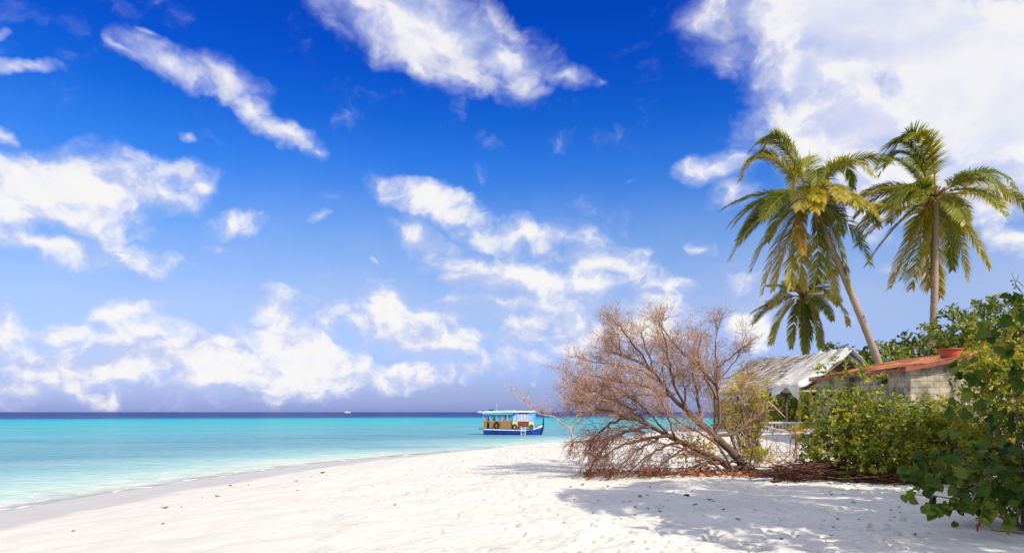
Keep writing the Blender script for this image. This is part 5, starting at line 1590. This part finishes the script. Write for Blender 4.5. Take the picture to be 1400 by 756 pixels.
    for (px, py, d, n) in ((1245, 655, 8.6, 3), (1252, 672, 8.6, 2), (1258, 640, 8.8, 3), (1268, 690, 8.5, 4), (1275, 660, 8.6, 5), (1285, 625, 8.7, 5), (1292, 690, 8.5, 5), (1300, 585, 8.9, 4), (1306, 562, 9, 4), (1312, 500, 9, 3), (1318, 515, 9, 3),
                           (1338, 450, 9, 2), (1345, 440, 9, 3), (1354, 452, 9, 3), (1390, 410, 8.9, 4), (1397, 425, 8.9, 3), (1385, 470, 9, 3), (1395, 500, 9, 3), (1330, 545, 9, 3), (1350, 560, 9, 4), (1392, 530, 9, 4), (1310, 640, 8.6, 6), (1330, 610, 8.7, 6), (1322, 690, 8.5, 5), (1350, 700, 8.4, 4), (1380, 705, 8.4, 4)):
        for k in range(n):
            ex.append(tuple(at(px + gg.normal() * 7, py + gg.normal() * 7, d + gg.normal() * .15))); exd.append((-.5 + gg.normal() * .3, -.7, .1 + gg.normal() * .3))
    nb = bush('broadleaf_bush', 'dark bush of big round leaves hanging over the sand in the right foreground', 'bush', G(7.5, 9.6),
              [(7.0, 9.4, 2.0, 1.45, 1.1, .62), (7.5, 9.3, 2.6, 1.1, 1.0, .8), (8.5, 9.4, 4.0, .9, 1.0, .75), (9.0, 9.2, 3.0, 1.4, 1.4, 1.6)],
              1300, 3, 'round', .118, bigl, stem, 48, clump=.6, cut=.44, shell=.25, nstem=70, stem_r=.016, spread=.7, tintf=lambda p, t, g_: np.clip(t - .09, 0, .95), lift=.0, droop=.55, extra=(np.array(ex), np.array(exd)))
    # a withered sprig hanging from it and a bare vine tip with berries
    mb = MB(); a = at(1344, 690, 8.4); e = at(1335, 722, 8.35)
    mb.tube([a, at(1341, 705, 8.4), e], [.007, .006, .004], 5)
    mb.build('hanging_stalk', stem, nb)
    n = 9; pos = np.array([tuple(e + Vector((gg.normal() * .025, gg.normal() * .02, gg.uniform(-.02, .10)))) for k in range(n)])
    part('withered_sprig', leaves_mesh('withered_sprig', pos, unit(gg.normal(size=(n, 3)) + np.array([0, 0, -.6])), unit(gg.normal(size=(n, 3))), gg.uniform(.05, .08, n), gg.random(n), 'oval'), bpy.data.materials['dry_leaf'], nb)
    vt = MB()
    for (pa, pb, pc) in (((1399, 402), (1390, 393), (1383, 372)), ((1396, 398), (1388, 388), (1393, 376)), ((1399, 392), (1394, 386), (1387, 383)), ((1375, 425), (1362, 418), (1352, 409))):
        vt.tube([at(*pa, 9), at(*pb, 9), at(*pc, 9)], [.006, .005, .003], 4)
    for (px, py) in ((1385, 389), (1389, 391), (1387, 394), (1383, 384)):
        c = at(px, py, 9); vt.lathe(c, [(.001, -.014), (.012, -.007), (.014, 0), (.012, .007), (.001, .014)], 8)
    vt.build('vine_tip', stem, nb)
    # trees behind the houses
    bush('broadleaf_tree', 'dark round tree behind the upright palm trunk', 'tree', G(24.5, 44), [(23.6, 43.5, 5.6, 2.0, 2.0, 2.0), (26.5, 44, 6.0, 2.6, 2.2, 2.5), (25, 43.5, 4.6, 3.2, 2.2, 1.8)], 900, 8, 'oval', .34, bgl, dark, 49,
         clump=1.0, cut=.44, shell=.45, trunk=((25, 44, 6), .22, 22), zmin=2.5)
    bush('broadleaf_tree', 'leafy tree with sunlit top between the upright palm and the right frame edge', 'tree', G(24.3, 33), [(23.6, 33, 7.0, 1.7, 1.7, 1.7), (21.2, 32.4, 6.6, 1.3, 1.4, 1.6), (25.6, 33, 6.2, 2.0, 2.0, 2.0), (22.4, 32.5, 5.2, 2.2, 2.0, 1.6)], 1200, 8, 'oval', .26, bgl, dark, 50,
         clump=.9, cut=.43, shell=.45, trunk=((24, 33, 6.5), .2, 24), zmin=2.2, tintf=lambda p, t, g_: np.clip(t + .08, 0, .9))
    bush('broadleaf_tree', 'low leafy tree between the leaning palm trunk and the white tarpaulin', 'tree', G(20.8, 43), [(20.6, 43, 6.0, 1.5, 1.5, 1.4), (22.4, 43.3, 5.4, 1.4, 1.4, 1.3), (19.2, 43, 5.5, 1.0, 1.2, 1.0)], 600, 8, 'oval', .28, bgl, dark, 51,
         clump=.9, cut=.42, shell=.4, trunk=((20.6, 43, 5.6), .18, 16), zmin=2.2, tintf=lambda p, t, g_: np.clip(t + .10, 0, .9))
    # trees beside the beach whose shade lies on the sand
    for (x, y, lab, blobs, n, sd) in SHADE:
        bush('broadleaf_tree', lab, 'tree', G(x, y), blobs, n, 8, 'oval', .24, bgl, dark, sd, clump=1.1, cut=.44, shell=.3, trunk=((x, y, blobs[0][2]), .2, 22), zmin=2.5)


SHADE = [
    (10.8, 4.6, 'spreading tree on the beach to the right of the foreground bush', [(10.4, 5.0, 7.0, 2.8, 2.6, 1.5), (8.6, 5.0, 7.3, 1.7, 2.0, 1.2), (11.6, 2.2, 6.6, 2.6, 2.6, 1.5)], 1050, 52),
    (14.6, 8.0, 'spreading tree standing farther up the beach than the other shade tree', [(12.8, 8.2, 6.9, 2.7, 2.1, 1.4), (15.6, 8.4, 7.0, 2.4, 2.2, 1.6)], 1200, 53),
]


def build_brush_pile():
    g = np.random.default_rng(61)
    red = bark_mat('brush_twig', (.045, .018, .013), (.12, .05, .032), (.24, .13, .085))
    c = at(1140, 650, 16.6)
    root = thing('brush_pile', 'long heap of dark brown dead branches under the green bush', 'brush pile', (c.x, c.y, gz(c.x, c.y)))
    mb = MB()
    for k in range(750):
        px = 1062 + 235 * g.random() ** 1.1; d = 15.9 + 1.7 * g.random()
        if px > 1200: d -= .5
        x = (px - CX) / F_PX * d
        h = .30 * math.exp(-((px - 1130) / 90) ** 2) + .09
        z = gz(x, d) + h * g.random() ** 1.3
        an = g.normal(0, .45); ln = g.uniform(.3, 1.2)
        s = Vector((x, d, z)); e = s + Vector((math.cos(an) * ln * g.choice([-1, 1]), math.sin(an) * ln, g.normal() * .10))
        e.z = max(e.z, gz(e.x, e.y) + .02)
        w = wander(s, e, 4, g, .03); r = g.uniform(.006, .02)
        mb.tube(w, [r, r * .9, r * .8, r * .6, r * .3], 4, cap=False, t=float(np.clip(g.normal(.4, .2), 0, 1)))
    mb.build('branches', red, root)
    n = 1500
    px = 1060 + 245 * g.random(n); d = 15.7 + 1.9 * g.random(n)
    pos = np.stack([(px - CX) / F_PX * d, d, np.zeros(n)], 1)
    pos[:, 2] = ground_base(pos[:, 0], pos[:, 1]) + .02 + .25 * np.exp(-((px - 1130) / 90) ** 2) * g.random(n)
    part('dead_leaves', leaves_mesh('dead_leaves', pos, unit(g.normal(size=(n, 3)) * np.array([1, 1, .35])), unit(g.normal(size=(n, 3)) * .6 + np.array([0, 0, 1.])), g.uniform(.06, .15, n), g.random(n) * .6, 'oval'),
         leaf_mat('brush_leaf', [(0, (.05, .018, .012)), (.6, (.15, .06, .03)), (1, (.28, .14, .06))], .15, (1, .6, .3), .85, .15), root)
    # pale dry branches sticking out on the left
    pale = bpy.data.materials['dry_twig']
    p2 = thing('brush_pile', 'tangle of grey bare twigs on the sand mound left of the bush', 'brush pile', (9.0, 21.0, gz(9.0, 21.0)))
    mb = MB()
    for k in range(150):
        px = g.uniform(1005, 1100); d = g.uniform(20, 23.5); x = (px - CX) / F_PX * d
        s = Vector((x, d, gz(x, d) + .02)); e = s + Vector((g.normal() * .5, g.normal() * .3, abs(g.normal()) * .38))
        w = wander(s, e, 4, g, .05); r = g.uniform(.005, .014)
        mb.tube(w, [r, r * .9, r * .8, r * .6, r * .3], 4, cap=False, t=float(np.clip(g.normal(.5, .2), 0, 1)))
    mb.tube([at(1043, 582, 22), at(1062, 587, 22), at(1085, 592, 22), at(1110, 590, 22)], [.035, .03, .025, .015], 6, t=.7)
    mb.tube([at(1050, 548, 22.3), at(1061, 558, 22.3), at(1073, 570, 22.3)], [.02, .018, .012], 6, t=.9)
    mb.build('branches', pale, p2)


def build_litter():
    g = np.random.default_rng(71)
    dm = simple('rotten_leaf', (.045, .025, .018), .85, .4, 20, 0); gm = simple('yellowed_leaf', (.34, .20, .05), .7, .4, 20, 0); om = simple('rust_leaf', (.30, .11, .035), .7, .4, 20, 0)
    def scrap(name, seed):
        q = np.random.default_rng(seed); mb = MB()
        n = 9; vs, fs = [], []
        for lay in (0, 1):
            for i in range(3):
                for k in range(n):
                    a = 6.2832 * k / n; r = (i / 2) * (1 + .35 * math.sin(3 * a + seed) * (i > 0))
                    z = .18 * (r * math.cos(a)) ** 2 * (1 if seed % 2 else -1) + .25 * (i == 2) * abs(math.sin(a)) - .035 * lay
                    vs.append((r * math.cos(a), .5 * r * math.sin(a), z))
        K = 3 * n
        for lay in (0, 1):
            for i in range(2):
                for k in range(n):
                    k2 = (k + 1) % n; o = lay * K + i * n
                    f = (o + k, o + k2, o + n + k2, o + n + k)
                    fs.append(f if lay == 0 else f[::-1])
        for k in range(n):
            k2 = (k + 1) % n; fs.append((2 * n + k, 2 * n + k2, K + 2 * n + k2, K + 2 * n + k))
        return np_mesh(name, vs, fs, None, True)
    protos = [scrap('fallen_leaf', s) for s in (1, 2, 3, 4)]
    for m in protos: m.materials.append(dm)
    def drop(me, px, py, size, label, group, mat=None, name='fallen_leaf', cat='leaf'):
        d = 12.0
        for _ in range(12):
            x = (px - CX) / F_PX * d; z = gz(x, d); d = F_PX * (EYE - z) / (py - HZ)
        if mat is not None:
            me = me.copy(); me.materials.clear(); me.materials.append(mat)
        o = bpy.data.objects.new(name, me); link(o)
        o.location = ((px - CX) / F_PX * d, d, z + size * .20); o.scale = (size, size, size)
        o.rotation_euler = (g.normal() * .2, g.normal() * .2, g.uniform(0, 6.28))
        return tag(o, label, cat, group)
    # scraps on the shaded sand at the right
    for k in range(95):
        px = 760 + 630 * g.random() ** .8; py = 662 + (82 if px > 1000 else 50) * g.random() ** 1.3
        drop(protos[k % 4], px, py, g.uniform(.018, .045) * (1.0 if k % 9 else 1.5), 'small dark dead leaf scrap lying on the shaded sand', 'dark leaf scraps on the shaded sand')
    # a few bits near the waterline
    for (px, py, s_, m, lab, nm) in ((315, 664.5, .11, om, 'rust-coloured leaf at the edge of the wet sand, largest of the shore scraps', 'fallen_leaf'), (297, 679, .085, gm, 'brown leaf on dry sand just below the rust-coloured one', 'fallen_leaf'),
                                     (226, 695, .09, gm, 'yellowed leaf on the dry sand nearest the bottom left corner', 'fallen_leaf'), (441, 647, .10, dm, 'dark husk scrap on the sand farthest along the waterline', 'husk_scrap'),
                                     (405, 658, .07, gm, 'yellow leaf scrap on dry sand near the dark husk', 'fallen_leaf')):
        drop(protos[0], px, py, s_, lab, 'scraps along the waterline', m, nm, 'husk' if 'husk' in nm else 'leaf')
    for (px, py) in ((248, 693), (277, 680), (340, 663), (425, 652), (437, 650), (447, 649), (100, 726), (406, 670), (223, 716)):
        drop(protos[1], px, py, .035, 'tiny brown scrap on the dry sand near the waterline', 'tiny scraps near the waterline')
    for (px, py) in ((555, 676), (540, 690), (586, 675), (652, 684), (487, 717), (700, 690), (865, 741), (785, 683)):
        drop(protos[2], px, py, .03, 'tiny brown scrap on the trodden sunlit sand', 'tiny scraps on the trodden sand')
    o = drop(protos[1], 939, 678, .07, 'black husk lump on the shaded sand in front of the dead tree', None, dm, 'husk_lump', 'husk'); o.scale.z = .12
    o = drop(protos[2], 875, 679, .06, 'dark flat husk scrap on the sand left of the black lump', None, dm, 'husk_lump', 'husk')
    # stick lying on the sand
    a = at(1355, 727, 9.2); b = at(1402, 735, 9.0)
    a.z = gz(a.x, a.y) + .02; b.z = gz(b.x, b.y) + .02
    o = MB().tube(wander(a, b, 5, g, .004), [.008, .008, .007, .007, .006, .005], 6).build('stick', bpy.data.materials['brush_twig'])
    tag(o, 'thin brown stick lying on the sand below the big round leaves', 'stick')


# ------------------------------------------------------------------ camera and render set-up
def build_camera():
    cd = bpy.data.cameras.new('camera'); co = bpy.data.objects.new('camera', cd); link(co)
    cd.sensor_width = 36; cd.lens = 36 * F_PX / 1400
    cd.shift_y = (HZ - 378) / 1400
    cd.clip_start = .1; cd.clip_end = 30000
    co.location = (0, 0, EYE); co.rotation_euler = (R(90), 0, 0)
    scene.camera = co
    vs = scene.view_settings
    vs.view_transform = 'Standard'; vs.look = 'None'; vs.gamma = 1; vs.use_curve_mapping = False
    vs.exposure = EXPOSURE
    scene.display_settings.display_device = 'sRGB'
    c = scene.cycles
    c.max_bounces = 6; c.diffuse_bounces = 3; c.glossy_bounces = 2; c.transmission_bounces = 3; c.transparent_max_bounces = 8
    c.use_denoising = True
    c.caustics_reflective = False; c.caustics_refractive = False
    c.sample_clamp_indirect = 6


EXPOSURE = .55

build_world()
build_camera()
build_sand()
build_sea()
build_boat()
build_dead_tree()
build_white_shrub()
build_block_house()
build_beach_hut()
make_palms()
make_plants()
build_brush_pile()
build_litter()
